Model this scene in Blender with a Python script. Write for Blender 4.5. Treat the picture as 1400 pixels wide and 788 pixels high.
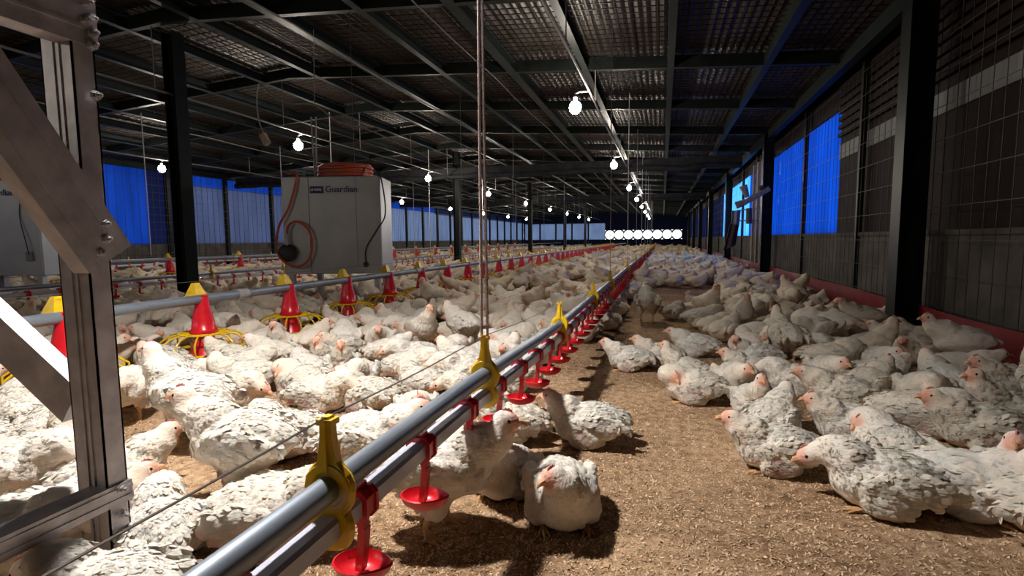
import bpy, math, random
import numpy as np
from mathutils import Vector, Matrix, noise

random.seed(7)
rng = np.random.default_rng(11)
for o in list(bpy.data.objects):
    bpy.data.objects.remove(o)
SC = bpy.context.scene
COL = SC.collection
PI = math.pi

# ------------------------------------------------------------------ camera
F_PX, VP, ROLL, CAM_H = 720.0, (906.0, 326.0), 0.018, 0.85
_Y = np.array([VP[0] - 700, VP[1] - 394, F_PX]); _Y /= np.linalg.norm(_Y)
_up = np.array([math.sin(ROLL), -math.cos(ROLL), 0.0])
_Z = _up - _Y * (_up @ _Y); _Z /= np.linalg.norm(_Z)
_X = np.cross(_Y, _Z)
RW = np.array([_X, _Y, _Z])            # rows: world axes in camera coords (x right, y down, z forward)
CAMP = np.array([0, 0, CAM_H])

def ray(px, py):
    return RW @ np.array([px - 700, py - 394, F_PX], float)
def atz(px, py, z=0.0):
    d = ray(px, py); return CAMP + d * ((z - CAM_H) / d[2])
def atx(px, py, x):
    d = ray(px, py); return CAMP + d * (x / d[0])
def aty(px, py, y):
    d = ray(px, py); return CAMP + d * (y / d[1])
def proj(p):
    q = RW.T @ (np.asarray(p, float) - CAMP)
    if q[2] < 0.05: return (-9999.0, -9999.0)
    return 700 + F_PX * q[0] / q[2], 394 + F_PX * q[1] / q[2]

cd = bpy.data.cameras.new('camera')
cam = bpy.data.objects.new('camera', cd); COL.objects.link(cam)
cd.sensor_width = 36.0; cd.sensor_fit = 'HORIZONTAL'
cd.lens = F_PX / 1400 * 36.0
cd.clip_start = 0.02; cd.clip_end = 300
_r = RW @ np.array([1, 0, 0]); _u = RW @ np.array([0, -1, 0]); _b = RW @ np.array([0, 0, -1])
cam.matrix_world = Matrix(((_r[0], _u[0], _b[0], 0), (_r[1], _u[1], _b[1], 0), (_r[2], _u[2], _b[2], CAM_H), (0, 0, 0, 1)))
SC.camera = cam

# ------------------------------------------------------------------ world and exposure
SKY_L = 3.0
BULB = 330.0          # ordinary bulbs
KEY = 2150.0          # the brighter bulb hanging just above the viewer's left
W = bpy.data.worlds.new('sky'); SC.world = W; W.use_nodes = True
bg = W.node_tree.nodes['Background']
bg.inputs[0].default_value = (0.86, 0.93, 1.0, 1); bg.inputs[1].default_value = SKY_L
SC.view_settings.view_transform = 'Standard'
SC.view_settings.look = 'None'
SC.view_settings.exposure = 0.0
SC.view_settings.gamma = 1.0
SC.view_settings.use_curve_mapping = False

# ------------------------------------------------------------------ materials
def mat(name, col, rough=0.6, metal=0.0, var=0.0, vscale=8.0, bump=0.0, bscale=60.0, spec=0.5, col2=None, stretch=None, detail=4.0):
    m = bpy.data.materials.new(name); m.use_nodes = True
    nt = m.node_tree; p = nt.nodes['Principled BSDF']
    p.inputs['Base Color'].default_value = (*col, 1)
    p.inputs['Roughness'].default_value = rough
    p.inputs['Metallic'].default_value = metal
    p.inputs['Specular IOR Level'].default_value = spec
    if var or bump or col2:
        tc = nt.nodes.new('ShaderNodeTexCoord')
        mp = nt.nodes.new('ShaderNodeMapping'); nt.links.new(tc.outputs['Object'], mp.inputs[0])
        if stretch: mp.inputs['Scale'].default_value = stretch
    if var or col2:
        n = nt.nodes.new('ShaderNodeTexNoise'); n.inputs['Scale'].default_value = vscale; n.inputs['Detail'].default_value = detail
        nt.links.new(mp.outputs[0], n.inputs['Vector'])
        r = nt.nodes.new('ShaderNodeValToRGB')
        c2 = col2 if col2 else tuple(c * (1 - var) for c in col)
        r.color_ramp.elements[0].position = 0.35; r.color_ramp.elements[1].position = 0.65
        r.color_ramp.elements[0].color = (*c2, 1); r.color_ramp.elements[1].color = (*col, 1)
        nt.links.new(n.outputs[0], r.inputs[0]); nt.links.new(r.outputs[0], p.inputs['Base Color'])
    if bump:
        n2 = nt.nodes.new('ShaderNodeTexNoise'); n2.inputs['Scale'].default_value = bscale; n2.inputs['Detail'].default_value = 6
        nt.links.new(mp.outputs[0], n2.inputs['Vector'])
        b = nt.nodes.new('ShaderNodeBump'); b.inputs['Strength'].default_value = bump; b.inputs['Distance'].default_value = 0.02
        nt.links.new(n2.outputs[0], b.inputs['Height']); nt.links.new(b.outputs[0], p.inputs['Normal'])
    return m

def emat(name, col, s):
    m = bpy.data.materials.new(name); m.use_nodes = True
    nt = m.node_tree; nt.nodes.remove(nt.nodes['Principled BSDF'])
    e = nt.nodes.new('ShaderNodeEmission'); e.inputs[0].default_value = (*col, 1); e.inputs[1].default_value = s
    nt.links.new(e.outputs[0], nt.nodes['Material Output'].inputs[0]); return m

def curtain_mat(name, col, refl, fold=3.0):
    """woven plastic sheet: daylight comes through (translucent), lamps reflect (diffuse)"""
    m = bpy.data.materials.new(name); m.use_nodes = True
    nt = m.node_tree; nt.nodes.remove(nt.nodes['Principled BSDF'])
    tc = nt.nodes.new('ShaderNodeTexCoord')
    mp = nt.nodes.new('ShaderNodeMapping'); mp.inputs['Scale'].default_value = (1, fold, .5)
    nt.links.new(tc.outputs['Object'], mp.inputs[0])
    n = nt.nodes.new('ShaderNodeTexNoise'); n.inputs['Scale'].default_value = 1.2; n.inputs['Detail'].default_value = 3
    nt.links.new(mp.outputs[0], n.inputs['Vector'])
    r = nt.nodes.new('ShaderNodeValToRGB')
    r.color_ramp.elements[0].position = .3; r.color_ramp.elements[1].position = .7
    r.color_ramp.elements[0].color = (*[c * .72 for c in col], 1); r.color_ramp.elements[1].color = (*[min(1, c * 1.15) for c in col], 1)
    nt.links.new(n.outputs[0], r.inputs[0])
    t = nt.nodes.new('ShaderNodeBsdfTranslucent'); nt.links.new(r.outputs[0], t.inputs[0])
    d = nt.nodes.new('ShaderNodeBsdfDiffuse'); d.inputs[0].default_value = (*refl, 1)
    a = nt.nodes.new('ShaderNodeAddShader'); nt.links.new(t.outputs[0], a.inputs[0]); nt.links.new(d.outputs[0], a.inputs[1])
    nt.links.new(a.outputs[0], nt.nodes['Material Output'].inputs[0]); return m

def litter_mat():
    m = bpy.data.materials.new('rice_husk_litter'); m.use_nodes = True
    nt = m.node_tree; p = nt.nodes['Principled BSDF']; p.inputs['Roughness'].default_value = .95; p.inputs['Specular IOR Level'].default_value = .1
    tc = nt.nodes.new('ShaderNodeTexCoord')
    def nz(s, d=5):
        n = nt.nodes.new('ShaderNodeTexNoise'); n.inputs['Scale'].default_value = s; n.inputs['Detail'].default_value = d
        nt.links.new(tc.outputs['Object'], n.inputs['Vector']); return n
    a, b, c = nz(1.3, 3), nz(26, 5), nz(150, 3)
    ra = nt.nodes.new('ShaderNodeValToRGB')
    ra.color_ramp.elements[0].position = .35; ra.color_ramp.elements[0].color = (.29, .185, .105, 1)
    ra.color_ramp.elements[1].position = .68; ra.color_ramp.elements[1].color = (.58, .39, .24, 1)
    nt.links.new(b.outputs[0], ra.inputs[0])
    rb = nt.nodes.new('ShaderNodeValToRGB')
    rb.color_ramp.elements[0].position = .38; rb.color_ramp.elements[0].color = (.62, .58, .55, 1)
    rb.color_ramp.elements[1].position = .62; rb.color_ramp.elements[1].color = (1, 1, 1, 1)
    nt.links.new(a.outputs[0], rb.inputs[0])
    mx = nt.nodes.new('ShaderNodeMix'); mx.data_type = 'RGBA'; mx.blend_type = 'MULTIPLY'; mx.inputs[0].default_value = 1
    nt.links.new(ra.outputs[0], mx.inputs[6]); nt.links.new(rb.outputs[0], mx.inputs[7])
    nt.links.new(mx.outputs[2], p.inputs['Base Color'])
    bp = nt.nodes.new('ShaderNodeBump'); bp.inputs['Strength'].default_value = .9; bp.inputs['Distance'].default_value = .008
    nt.links.new(c.outputs[0], bp.inputs['Height']); nt.links.new(bp.outputs[0], p.inputs['Normal'])
    return m

def feather_mat():
    m = bpy.data.materials.new('white_plumage'); m.use_nodes = True
    nt = m.node_tree; p = nt.nodes['Principled BSDF']
    p.inputs['Roughness'].default_value = .85; p.inputs['Specular IOR Level'].default_value = .15
    p.inputs['Subsurface Weight'].default_value = .45; p.inputs['Subsurface Radius'].default_value = (1, .75, .65); p.inputs['Subsurface Scale'].default_value = .012
    at = nt.nodes.new('ShaderNodeAttribute'); at.attribute_name = 'tint'
    oi = nt.nodes.new('ShaderNodeObjectInfo')
    r = nt.nodes.new('ShaderNodeValToRGB')
    r.color_ramp.elements[0].color = (1, .97, .93, 1); r.color_ramp.elements[1].color = (.93, .85, .74, 1)
    nt.links.new(oi.outputs['Random'], r.inputs[0])
    mx = nt.nodes.new('ShaderNodeMix'); mx.data_type = 'RGBA'; mx.blend_type = 'MULTIPLY'; mx.inputs[0].default_value = 1
    nt.links.new(at.outputs['Color'], mx.inputs[6]); nt.links.new(r.outputs[0], mx.inputs[7])
    nt.links.new(mx.outputs[2], p.inputs['Base Color'])
    tc = nt.nodes.new('ShaderNodeTexCoord')
    mp = nt.nodes.new('ShaderNodeMapping'); mp.inputs['Scale'].default_value = (1, 2.2, 2.2); nt.links.new(tc.outputs['Object'], mp.inputs[0])
    n = nt.nodes.new('ShaderNodeTexNoise'); n.inputs['Scale'].default_value = 55; n.inputs['Detail'].default_value = 5; nt.links.new(mp.outputs[0], n.inputs['Vector'])
    b = nt.nodes.new('ShaderNodeBump'); b.inputs['Strength'].default_value = .4; b.inputs['Distance'].default_value = .01
    nt.links.new(n.outputs[0], b.inputs['Height']); nt.links.new(b.outputs[0], p.inputs['Normal'])
    return m

M = dict(
    litter=litter_mat(), plume=feather_mat(),
    husk=mat('husk_flake', (.76, .57, .38), .9, col2=(.42, .28, .165), vscale=90, spec=.1),
    roof=mat('zinc_roof_sheet', (.050, .040, .034), .50, .35, var=.5, vscale=3.0, bump=.1, bscale=30),
    beam=mat('green_grey_steel_paint', (.016, .022, .021), .45, .0, var=.3, vscale=5, spec=.12),
    post=mat('dark_steel_paint', (.012, .015, .014), .45, var=.4, vscale=6, spec=.12),
    rust_wire=mat('brown_wire', (.02, .012, .010), .6, .3),
    wire=mat('grey_wire', (.045, .042, .04), .6, .3),
    block=mat('grey_tarp_wall', (.12, .108, .095), .8, var=.45, vscale=3.5, bump=.3, bscale=12, spec=.12),
    maroon=mat('maroon_board', (.014, .004, .004), .7, var=.4, vscale=3, spec=.12),
    white_strip=mat('dull_white_strip', (.13, .135, .14), .6, var=.2, vscale=4),
    redstrip=mat('red_plastic_sheet', (.23, .018, .024), .4, var=.25, vscale=4, bump=.25, bscale=6),
    galv=mat('galvanised_steel', (.50, .48, .50), .42, .3, var=.35, vscale=14, bump=.05),
    galvpipe=mat('galvanised_pipe', (.26, .30, .36), .42, .45, var=.3, vscale=20, stretch=(1, .25, 1)),
    pvc=mat('blue_lit_white_pvc', (.50, .52, .64), .32, var=.06, vscale=20),  # white pipe; the bluish ambient shade is put into its colour
    red=mat('red_plastic', (.62, .012, .022), .28, var=.12, vscale=30),
    yellow=mat('yellow_plastic', (.78, .50, .012), .32, var=.15, vscale=30),
    cord=mat('pinkish_rope', (.62, .48, .47), .8, var=.45, vscale=160, bump=.4, bscale=300),
    whitecord=mat('pale_cord', (.45, .43, .41), .8),
    steelwire=mat('thin_steel_wire', (.20, .18, .17), .4, .7),
    heater=mat('grey_painted_panel', (.44, .47, .51), .4, .2, var=.15, vscale=3),
    darkgrey=mat('dark_grey_metal', (.06, .06, .065), .5, .3),
    black=mat('black_rubber', (.012, .012, .013), .5),
    hose=mat('orange_red_hose', (.42, .075, .035), .45),
    logo=mat('dark_blue_print', (.012, .022, .11), .5),
    logotext=mat('white_print', (.75, .76, .8), .5),
    conduit=mat('white_conduit', (.20, .20, .20), .55),
    bulb=emat('lit_bulb_glass', (1.0, .90, .76), BULB), keybulb=emat('bright_bulb_glass', (1.0, .95, .90), KEY),
    socket=mat('bulb_socket', (.5, .5, .5), .5),
    blue=curtain_mat('blue_curtain', (.0014, .030, .25), (.003, .010, .05)),
    leftblue=curtain_mat('deep_blue_curtain', (.0016, .016, .125), (.004, .01, .04)),
    cyan=curtain_mat('pale_blue_curtain', (.05, .30, .98), (.05, .12, .3)),
    paleblue=curtain_mat('grey_blue_curtain', (.022, .030, .062), (.03, .03, .045)),
    paleblue2=curtain_mat('whitish_blue_curtain', (.050, .070, .12), (.05, .055, .08)),
    endwall=curtain_mat('dark_blue_sheet', (.0012, .0022, .013), (.012, .016, .04)),  # blue reflections at the far end are put into this dark sheet's colour
    frontwall=mat('grey_front_wall', (.05, .045, .055), .8, var=.2, vscale=2),
    tarp=mat('black_rolled_tarp', (.025, .026, .03), .6, var=.5, vscale=6, bump=.5, bscale=10, spec=.12),
    wood=mat('weathered_wood', (.38, .31, .25), .75, var=.4, vscale=6, stretch=(6, 1, 1)),
    cloth=mat('dark_brown_cloth', (.045, .028, .03), .9, var=.3, vscale=12),
    greycloth=mat('grey_cloth', (.22, .24, .30), .9, var=.3, vscale=12),
    beak=mat('orange_pink_beak', (.62, .33, .17), .45),
    comb=mat('pink_comb', (.62, .24, .20), .6),
    eye=mat('dark_eye', (.012, .008, .006), .1),
    leg=mat('orange_leg_skin', (.62, .36, .16), .6, var=.3, vscale=90, bump=.3, bscale=200),
    water=mat('water_film', (.35, .02, .03), .04, spec=.9),
    panblack=mat('dark_pan_side', (.03, .03, .03), .5),
)

# ------------------------------------------------------------------ mesh builder
class MB:
    def __init__(s): s.v = []; s.f = []; s.mi = []; s.n = 0
    def add(s, v, f, mi=0):
        v = [tuple(map(float, p)) for p in v]
        s.v += v; s.f += [tuple(i + s.n for i in q) for q in f]; s.mi += [mi] * len(f); s.n += len(v); return s
    def box(s, a, b, mi=0):
        x0, y0, z0 = a; x1, y1, z1 = b
        return s.add([(x0, y0, z0), (x1, y0, z0), (x1, y1, z0), (x0, y1, z0), (x0, y0, z1), (x1, y0, z1), (x1, y1, z1), (x0, y1, z1)],
                     [(0, 3, 2, 1), (4, 5, 6, 7), (0, 1, 5, 4), (1, 2, 6, 5), (2, 3, 7, 6), (3, 0, 4, 7)], mi)
    def obox(s, c, ax, ay, az, mi=0):
        c, ax, ay, az = (np.array(q, float) for q in (c, ax, ay, az))
        P = [c + i * ax + j * ay + k * az for k in (-1, 1) for i, j in ((-1, -1), (1, -1), (1, 1), (-1, 1))]
        return s.add(P, [(0, 3, 2, 1), (4, 5, 6, 7), (0, 1, 5, 4), (1, 2, 6, 5), (2, 3, 7, 6), (3, 0, 4, 7)], mi)
    def prism(s, poly, a, b, up=(0, 0, 1), mi=0):
        """extrude a 2-D outline (side, up) from a to b"""
        a = np.array(a, float); b = np.array(b, float); d = b - a; d /= np.linalg.norm(d)
        up = np.array(up, float); up = up - d * (up @ d); up /= np.linalg.norm(up); sd = np.cross(d, up)
        n = len(poly); P = [a + sd * p[0] + up * p[1] for p in poly] + [b + sd * p[0] + up * p[1] for p in poly]
        F = [(i, (i + 1) % n, n + (i + 1) % n, n + i) for i in range(n)] + [tuple(range(n))[::-1], tuple(range(n, 2 * n))]
        return s.add(P, F, mi)
    def tube(s, pts, r, n=8, mi=0, closed=False):
        pts = [np.array(p, float) for p in pts]; m = len(pts)
        rs = r if isinstance(r, (list, tuple)) else [r] * m
        P = []; prev = None
        for i in range(m):
            if closed: d = pts[(i + 1) % m] - pts[i - 1]
            else: d = pts[min(i + 1, m - 1)] - pts[max(i - 1, 0)]
            d = d / (np.linalg.norm(d) + 1e-12)
            ref = prev if prev is not None else (np.array([0, 0, 1.0]) if abs(d[2]) < .9 else np.array([1.0, 0, 0]))
            u = ref - d * (ref @ d); u /= np.linalg.norm(u) + 1e-12; w = np.cross(d, u); prev = u
            P += [pts[i] + rs[i] * (u * math.cos(2 * PI * k / n) + w * math.sin(2 * PI * k / n)) for k in range(n)]
        F = []
        for i in range(m if closed else m - 1):
            j = (i + 1) % m
            F += [(i * n + k, i * n + (k + 1) % n, j * n + (k + 1) % n, j * n + k) for k in range(n)]
        if not closed: F += [tuple(range(n))[::-1], tuple(range((m - 1) * n, m * n))]
        return s.add(P, F, mi)
    def lathe(s, prof, c=(0, 0, 0), n=20, mi=0, sx=1, sy=1):
        P = []; F = []; m = len(prof)
        for r, z in prof:
            P += [(c[0] + sx * r * math.cos(2 * PI * k / n), c[1] + sy * r * math.sin(2 * PI * k / n), c[2] + z) for k in range(n)]
        for i in range(m - 1):
            F += [(i * n + k, i * n + (k + 1) % n, (i + 1) * n + (k + 1) % n, (i + 1) * n + k) for k in range(n)]
        F += [tuple(range(n))[::-1], tuple(range((m - 1) * n, m * n))]
        return s.add(P, F, mi)
    def ball(s, c, r, n=10, m=7, mi=0):
        rr = r if isinstance(r, (tuple, list)) else (r, r, r)
        prof = [(math.sin(PI * i / m), -math.cos(PI * i / m)) for i in range(1, m)]
        P = [(c[0] + rr[0] * a * math.cos(2 * PI * k / n), c[1] + rr[1] * a * math.sin(2 * PI * k / n), c[2] + rr[2] * z) for a, z in prof for k in range(n)]
        P += [(c[0], c[1], c[2] - rr[2]), (c[0], c[1], c[2] + rr[2])]
        F = []
        for i in range(m - 2): F += [(i * n + k, i * n + (k + 1) % n, (i + 1) * n + (k + 1) % n, (i + 1) * n + k) for k in range(n)]
        b = (m - 1) * n
        F += [(b, (k + 1) % n, k) for k in range(n)] + [(b + 1, (m - 2) * n + k, (m - 2) * n + (k + 1) % n) for k in range(n)]
        return s.add(P, F, mi)
    def mesh(s, name, mats, smooth=False):
        me = bpy.data.meshes.new(name); me.from_pydata(s.v, [], s.f)
        for m in (mats if isinstance(mats, (list, tuple)) else [mats]): me.materials.append(m)
        if any(s.mi): me.polygons.foreach_set('material_index', s.mi)
        if smooth: sm(me)
        me.update(); return me
    def obj(s, name, mats, parent=None, smooth=False, **kw):
        return link(name, s.mesh(name, mats, smooth), parent, **kw)

def sm(me, ang=0.7):
    me.polygons.foreach_set('use_smooth', [True] * len(me.polygons))
    try: me.set_sharp_from_angle(angle=ang)
    except Exception: pass

def link(name, data, parent=None, loc=None, rz=None, scale=None):
    o = bpy.data.objects.new(name, data); COL.objects.link(o)
    if parent is not None: o.parent = parent
    if loc is not None: o.location = [float(q) for q in loc]
    if rz is not None: o.rotation_euler = (0, 0, float(rz))
    if scale is not None: o.scale = (scale,) * 3 if not isinstance(scale, (tuple, list)) else scale
    return o
def empty(name, loc=(0, 0, 0), rz=0): return link(name, None, None, loc, rz)
def tag(o, label, cat, group=None, kind=None):
    o['label'] = label; o['category'] = cat
    if group: o['group'] = group
    if kind: o['kind'] = kind
    return o
def struct(o, label=None, cat=None):
    o['kind'] = 'structure'
    if label: o['label'] = label
    if cat: o['category'] = cat
    return o

# ------------------------------------------------------------------ room dimensions
XR, XL, XC = 2.12, -13.35, -5.6
Y0, Y1 = -3.0, 51.5
EAVE, SLOPE = 2.88, 0.066
def roofz(x): return EAVE + SLOPE * ((XR - x) if x > XC else (x - XL))

# floor -------------------------------------------------------------
def floor_h(x, y):
    return .006 * noise.noise(Vector((x * 2.1, y * 2.1, 0))) + .005 * noise.noise(Vector((x * 7, y * 7, 3)))
mb = MB()
nx, ny = 110, 90
xs = np.linspace(-2.6, 2.3, nx); ys = np.linspace(0.1, 4.2, ny)
P = [(x, y, floor_h(x, y)) for y in ys for x in xs]
mb.add(P, [(j * nx + i, j * nx + i + 1, (j + 1) * nx + i + 1, (j + 1) * nx + i) for j in range(ny - 1) for i in range(nx - 1)])
fl = struct(MB().box((XL - .3, Y0 - .3, -.12), (XR + .4, Y1 + .3, -.012)).obj('floor', M['litter']), 'brown rice husk litter floor of the long shed', 'floor')
mb.obj('litter_surface', M['litter'], fl, smooth=True)

# ceiling: corrugated sheets, rafters (across), purlins (along), wire netting
mb = MB(); pitch = .085
for side in (0, 1):
    xa, xb = (XC, XR + .5) if side == 0 else (XL - .5, XC)
    n = int((xb - xa) / pitch * 4)
    xs = np.linspace(xa, xb, n)
    zz = [roofz(x) + .17 + .013 * math.sin(2 * PI * x / pitch) for x in xs]
    P = [(x, y, z) for y in (Y0 - .3, Y1 + .3) for x, z in zip(xs, zz)]
    mb.add(P, [(i, i + n, i + n + 1, i + 1) for i in range(n - 1)])
    P2 = [(x, y, roofz(x) + .23) for y in (Y0 - .3, Y1 + .3) for x in (xa, xb)]
    mb.add(P2, [(0, 1, 3, 2)])
ceil = struct(mb.obj('ceiling', M['roof'], smooth=True), 'dark corrugated metal roof with steel rafters and netting', 'ceiling')
raf_mesh = {}
for side, (xa, xb) in enumerate(((XC, XR + .3), (XL - .3, XC))):
    H = .15; b = MB()
    P = []
    for y in (-.035, .035):
        P += [(xa, y, roofz(xa) - .02), (xb, y, roofz(xb) - .02), (xb, y, roofz(xb) + .13), (xa, y, roofz(xa) + .13)]
    b.add(P, [(0, 3, 2, 1), (4, 5, 6, 7), (0, 1, 5, 4), (2, 3, 7, 6), (1, 2, 6, 5), (0, 4, 7, 3)])
    raf_mesh[side] = b.mesh('rafter', M['post'])
for k in range(25):
    y = -1.6 + 2.2 * k
    if y > Y1: break
    for side in (0, 1): link('rafter', raf_mesh[side], ceil, (0, y, 0))
def chan(w, h, t=.012):   # C outline
    return [(-w / 2, -h / 2), (w / 2, -h / 2), (w / 2, -h / 2 + t), (-w / 2 + t, -h / 2 + t), (-w / 2 + t, h / 2 - t), (w / 2, h / 2 - t), (w / 2, h / 2), (-w / 2, h / 2)]
px_list = [1.18, .06, -1.02, -2.03, -3.03, -4.08, -5.1] + [XC * 2 - q for q in (-5.1, -4.08, -3.03, -2.03, -1.02, .06, 1.18)]
for x in px_list:
    w = .12 if x in (-2.03, -4.08) else .08
    b = MB().prism(chan(w, .13), (x, Y0, roofz(x) + .045), (x, Y1, roofz(x) + .045))
    b.obj('purlin', M['beam'], ceil)
for x in (XR - .12, XL + .12):
    MB().prism(chan(.10, .16), (x, Y0, roofz(x) - .02), (x, Y1, roofz(x) - .02)).obj('eave_beam', M['beam'], ceil)
b = MB(); t = .004
for side, (xa, xb) in enumerate(((XC, XR), (XL, XC))):
    for x in np.arange(xa + .05, xb, .14):
        z = roofz(x) + .135; b.box((x - t, Y0, z - t), (x + t, Y1, z + t))
    for y in np.arange(Y0, 30, .14):
        za, zb = roofz(xa) + .135, roofz(xb) + .135
        b.add([(xa, y - t, za - t), (xb, y - t, zb - t), (xb, y + t, zb - t), (xa, y + t, za - t), (xa, y - t, za + t), (xb, y - t, zb + t), (xb, y + t, zb + t), (xa, y + t, za + t)],
              [(0, 3, 2, 1), (4, 5, 6, 7), (0, 1, 5, 4), (2, 3, 7, 6)])
o = b.obj('wire_netting', M['rust_wire'], ceil); o['kind'] = 'stuff'

# right wall ----------------------------------------------------------
wr = struct(MB().box((XR + .05, Y0, 0), (XR + .17, Y1, .86)).obj('wall_right', M['block']), 'low grey sheeted wall with wire mesh along the right side', 'wall')
MB().box((XR + .03, Y0, .86), (XR + .19, Y1, .90)).obj('wall_cap', M['block'], wr)
for ya, yb in ((Y0, 7.95), ):
    MB().box((XR + .10, ya, .90), (XR + .14, yb, 1.86)).obj('maroon_panel', M['maroon'], wr)
    MB().box((XR + .09, ya, 1.86), (XR + .15, yb, 2.04)).obj('white_strip', M['white_strip'], wr)
    MB().box((XR + .10, ya, 2.04), (XR + .14, yb, 3.1)).obj('upper_panel', M['maroon'], wr)
    for k in range(7):
        MB().box((XR + .06, ya, 2.14 + .1 * k), (XR + .10, yb, 2.19 + .1 * k)).obj('slat', M['maroon'], wr)
MB().box((XR + .10, 7.95, 2.52), (XR + .14, Y1, 3.1)).obj('upper_panel', M['maroon'], wr)
b = MB(); t = .0022
for y in np.arange(2.0, 12, .15): b.box((XR - t, y - t, .02), (XR + t, y + t, 2.7))
for z in np.arange(.02, 2.7, .265): b.box((XR - t - .004, Y0, z - t), (XR + t - .004, 26, z + t))
for y in np.arange(12, 26, .3): b.box((XR - t, y - t, .02), (XR + t, y + t, 2.7))
o = b.obj('wire_mesh', M['wire'], wr); o['kind'] = 'stuff'

def hbeam(w, h, t=.012):
    return [(-w / 2, -h / 2), (w / 2, -h / 2), (w / 2, -h / 2 + t), (t / 2, -h / 2 + t), (t / 2, h / 2 - t), (w / 2, h / 2 - t), (w / 2, h / 2), (-w / 2, h / 2), (-w / 2, h / 2 - t), (-t / 2, h / 2 - t), (-t / 2, -h / 2 + t), (-w / 2, -h / 2 + t)]
rp = MB().prism(hbeam(.19, .19), (0, 0, 0), (0, 0, roofz(1.98)), up=(1, 0, 0)).mesh('steel_post', M['post'])
ordn = ['nearest', 'second', 'third', 'fourth', 'fifth', 'sixth', 'seventh', 'eighth', 'ninth', 'tenth', 'eleventh', 'twelfth']
post_y = [5.2, 11.6, 18.0, 24.4, 30.8, 37.2, 43.6]
for i, y in enumerate(post_y):
    o = link('steel_post', rp, None, (1.98, y, 0))
    tag(o, '%s dark steel post from the camera along the right mesh wall' % ordn[i], 'post', 'posts along the right wall')
stud = MB().box((-.03, -.03, 0), (.03, .03, 2.85)).mesh('wall_stud', M['post'])
for y in (3.0, 6.95, 9.45, 13.9, 16.2, 20.4, 22.6, 26.8, 29, 33, 35.2, 39.4, 41.6):
    link('stud', stud, wr, (XR + .04, y, 0))
# red plastic strip at the wall base, one sheet for each bay
def strip_mesh(L, seed):
    b = MB(); n = 26
    P = []
    for j in range(5):
        for i in range(n):
            u = i / (n - 1); z = .275 * j / 4
            x = .018 * noise.noise(Vector((u * L * 1.7, z * 6, seed))) + .006 * noise.noise(Vector((u * L * 9, z * 9, seed)))
            zz = z + (.014 * noise.noise(Vector((u * L * 1.3, 9, seed))) if j == 4 else 0)
            P.append((x, u * L, zz))
    N = len(P); P += [(p[0] + .006, p[1], p[2]) for p in P]
    F = []
    for j in range(4):
        for i in range(n - 1):
            a = j * n + i; F += [(a, a + n, a + n + 1, a + 1), (N + a, N + a + 1, N + a + n + 1, N + a + n)]
    for i in range(n - 1): F.append((4 * n + i, N + 4 * n + i, N + 4 * n + i + 1, 4 * n + i + 1))
    return b.add(P, F).mesh('plastic_sheet', M['redstrip'], True)
bs = struct(empty('baseboard_right', (XR - .06, Y0, 0)), 'red plastic strip along the foot of the right wall', 'baseboard')
edges = [Y0] + post_y + [Y1]
for i in range(len(edges) - 1):
    L = edges[i + 1] - edges[i] - (.24 if i else .12)
    link('plastic_sheet', strip_mesh(L, i * 3.1), bs, (0, edges[i] - Y0 + (.12 if i else 0), 0))
# curtains on the right side beyond the maroon boards
def curtain(x, ya, yb, z0, z1, m, label, cat='curtain', group=None, amp=.012):
    b = MB(); n = max(8, int((yb - ya) * 9)); k = 5; P = []
    for j in range(k):
        for i in range(n):
            y = ya + (yb - ya) * i / (n - 1); z = z0 + (z1 - z0) * j / (k - 1)
            P.append((amp * noise.noise(Vector((y * 2.3, z * .5, x))) + amp * .5 * math.sin(y * 9 + noise.noise(Vector((y, z, 1))) * 3), y - ya, z))
    o = b.add(P, [(j * n + i, j * n + i + 1, (j + 1) * n + i + 1, (j + 1) * n + i) for j in range(k - 1) for i in range(n - 1)]).obj('sheet_curtain', m, None, True, loc=(x, ya, 0))
    return tag(o, label, cat, group)
curtain(XR + .13, 7.95, 11.9, .88, 2.54, M['blue'], 'bright blue sheet curtain glowing beside the maroon board, right wall', group='blue curtains along the right wall')
curtain(XR + .13, 11.9, 15.6, .60, 2.54, M['blue'], 'blue sheet behind the boards beyond the second right-hand post', group='blue curtains along the right wall')
curtain(XR + .13, 15.6, 22.0, .60, 2.54, M['cyan'], 'pale glowing blue sheet behind the hanging jacket', group='blue curtains along the right wall')
curtain(XR + .13, 22.0, Y1, .60, 2.54, M['endwall'], 'long dark blue sheet at the far end of the right wall', group='blue curtains along the right wall')
for i, y in enumerate((12.35, 12.95, 13.5, 14.1)):
    o = MB().box((XR - .02, y, .1), (XR + .05, y + .14, 2.6)).obj('board', M['wood'], wr)

# left wall --------------------------------------------------------------
wl = struct(MB().box((XL - .17, Y0, 0), (XL - .05, Y1, .80)).obj('wall_left', M['block']), 'low grey wall below the blue curtains on the far left', 'wall')
MB().box((XL - .16, Y0, 2.86), (XL - .1, Y1, 3.2)).obj('upper_panel', M['endwall'], wl)
lstud = MB().box((-.06, -.05, 0), (.06, .05, 2.95)).mesh('wall_stud', M['post'])
for k in range(26): link('stud', lstud, wl, (XL, -.6 + 2.05 * k, 0))
b = MB(); t = .004
for z in np.arange(.8, 2.8, .2): b.box((XL + .06 - t, Y0, z - t), (XL + .06 + t, 32, z + t))
for y in np.arange(2, 32, .2): b.box((XL + .06 - t, y - t, .3), (XL + .06 + t, y + t, 2.85))
o = b.obj('wire_mesh', M['wire'], wl); o['kind'] = 'stuff'
curtain(XL - .10, Y0, 11.2, .8, 2.88, M['leftblue'], 'deep blue sheet curtain on the far left wall nearest the steel stand', group='curtains along the left wall')
curtain(XL - .10, 11.2, 12.2, .8, 2.88, M['endwall'], 'dark sheet panel on the left wall beside the deep blue curtain', group='curtains along the left wall')
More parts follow.
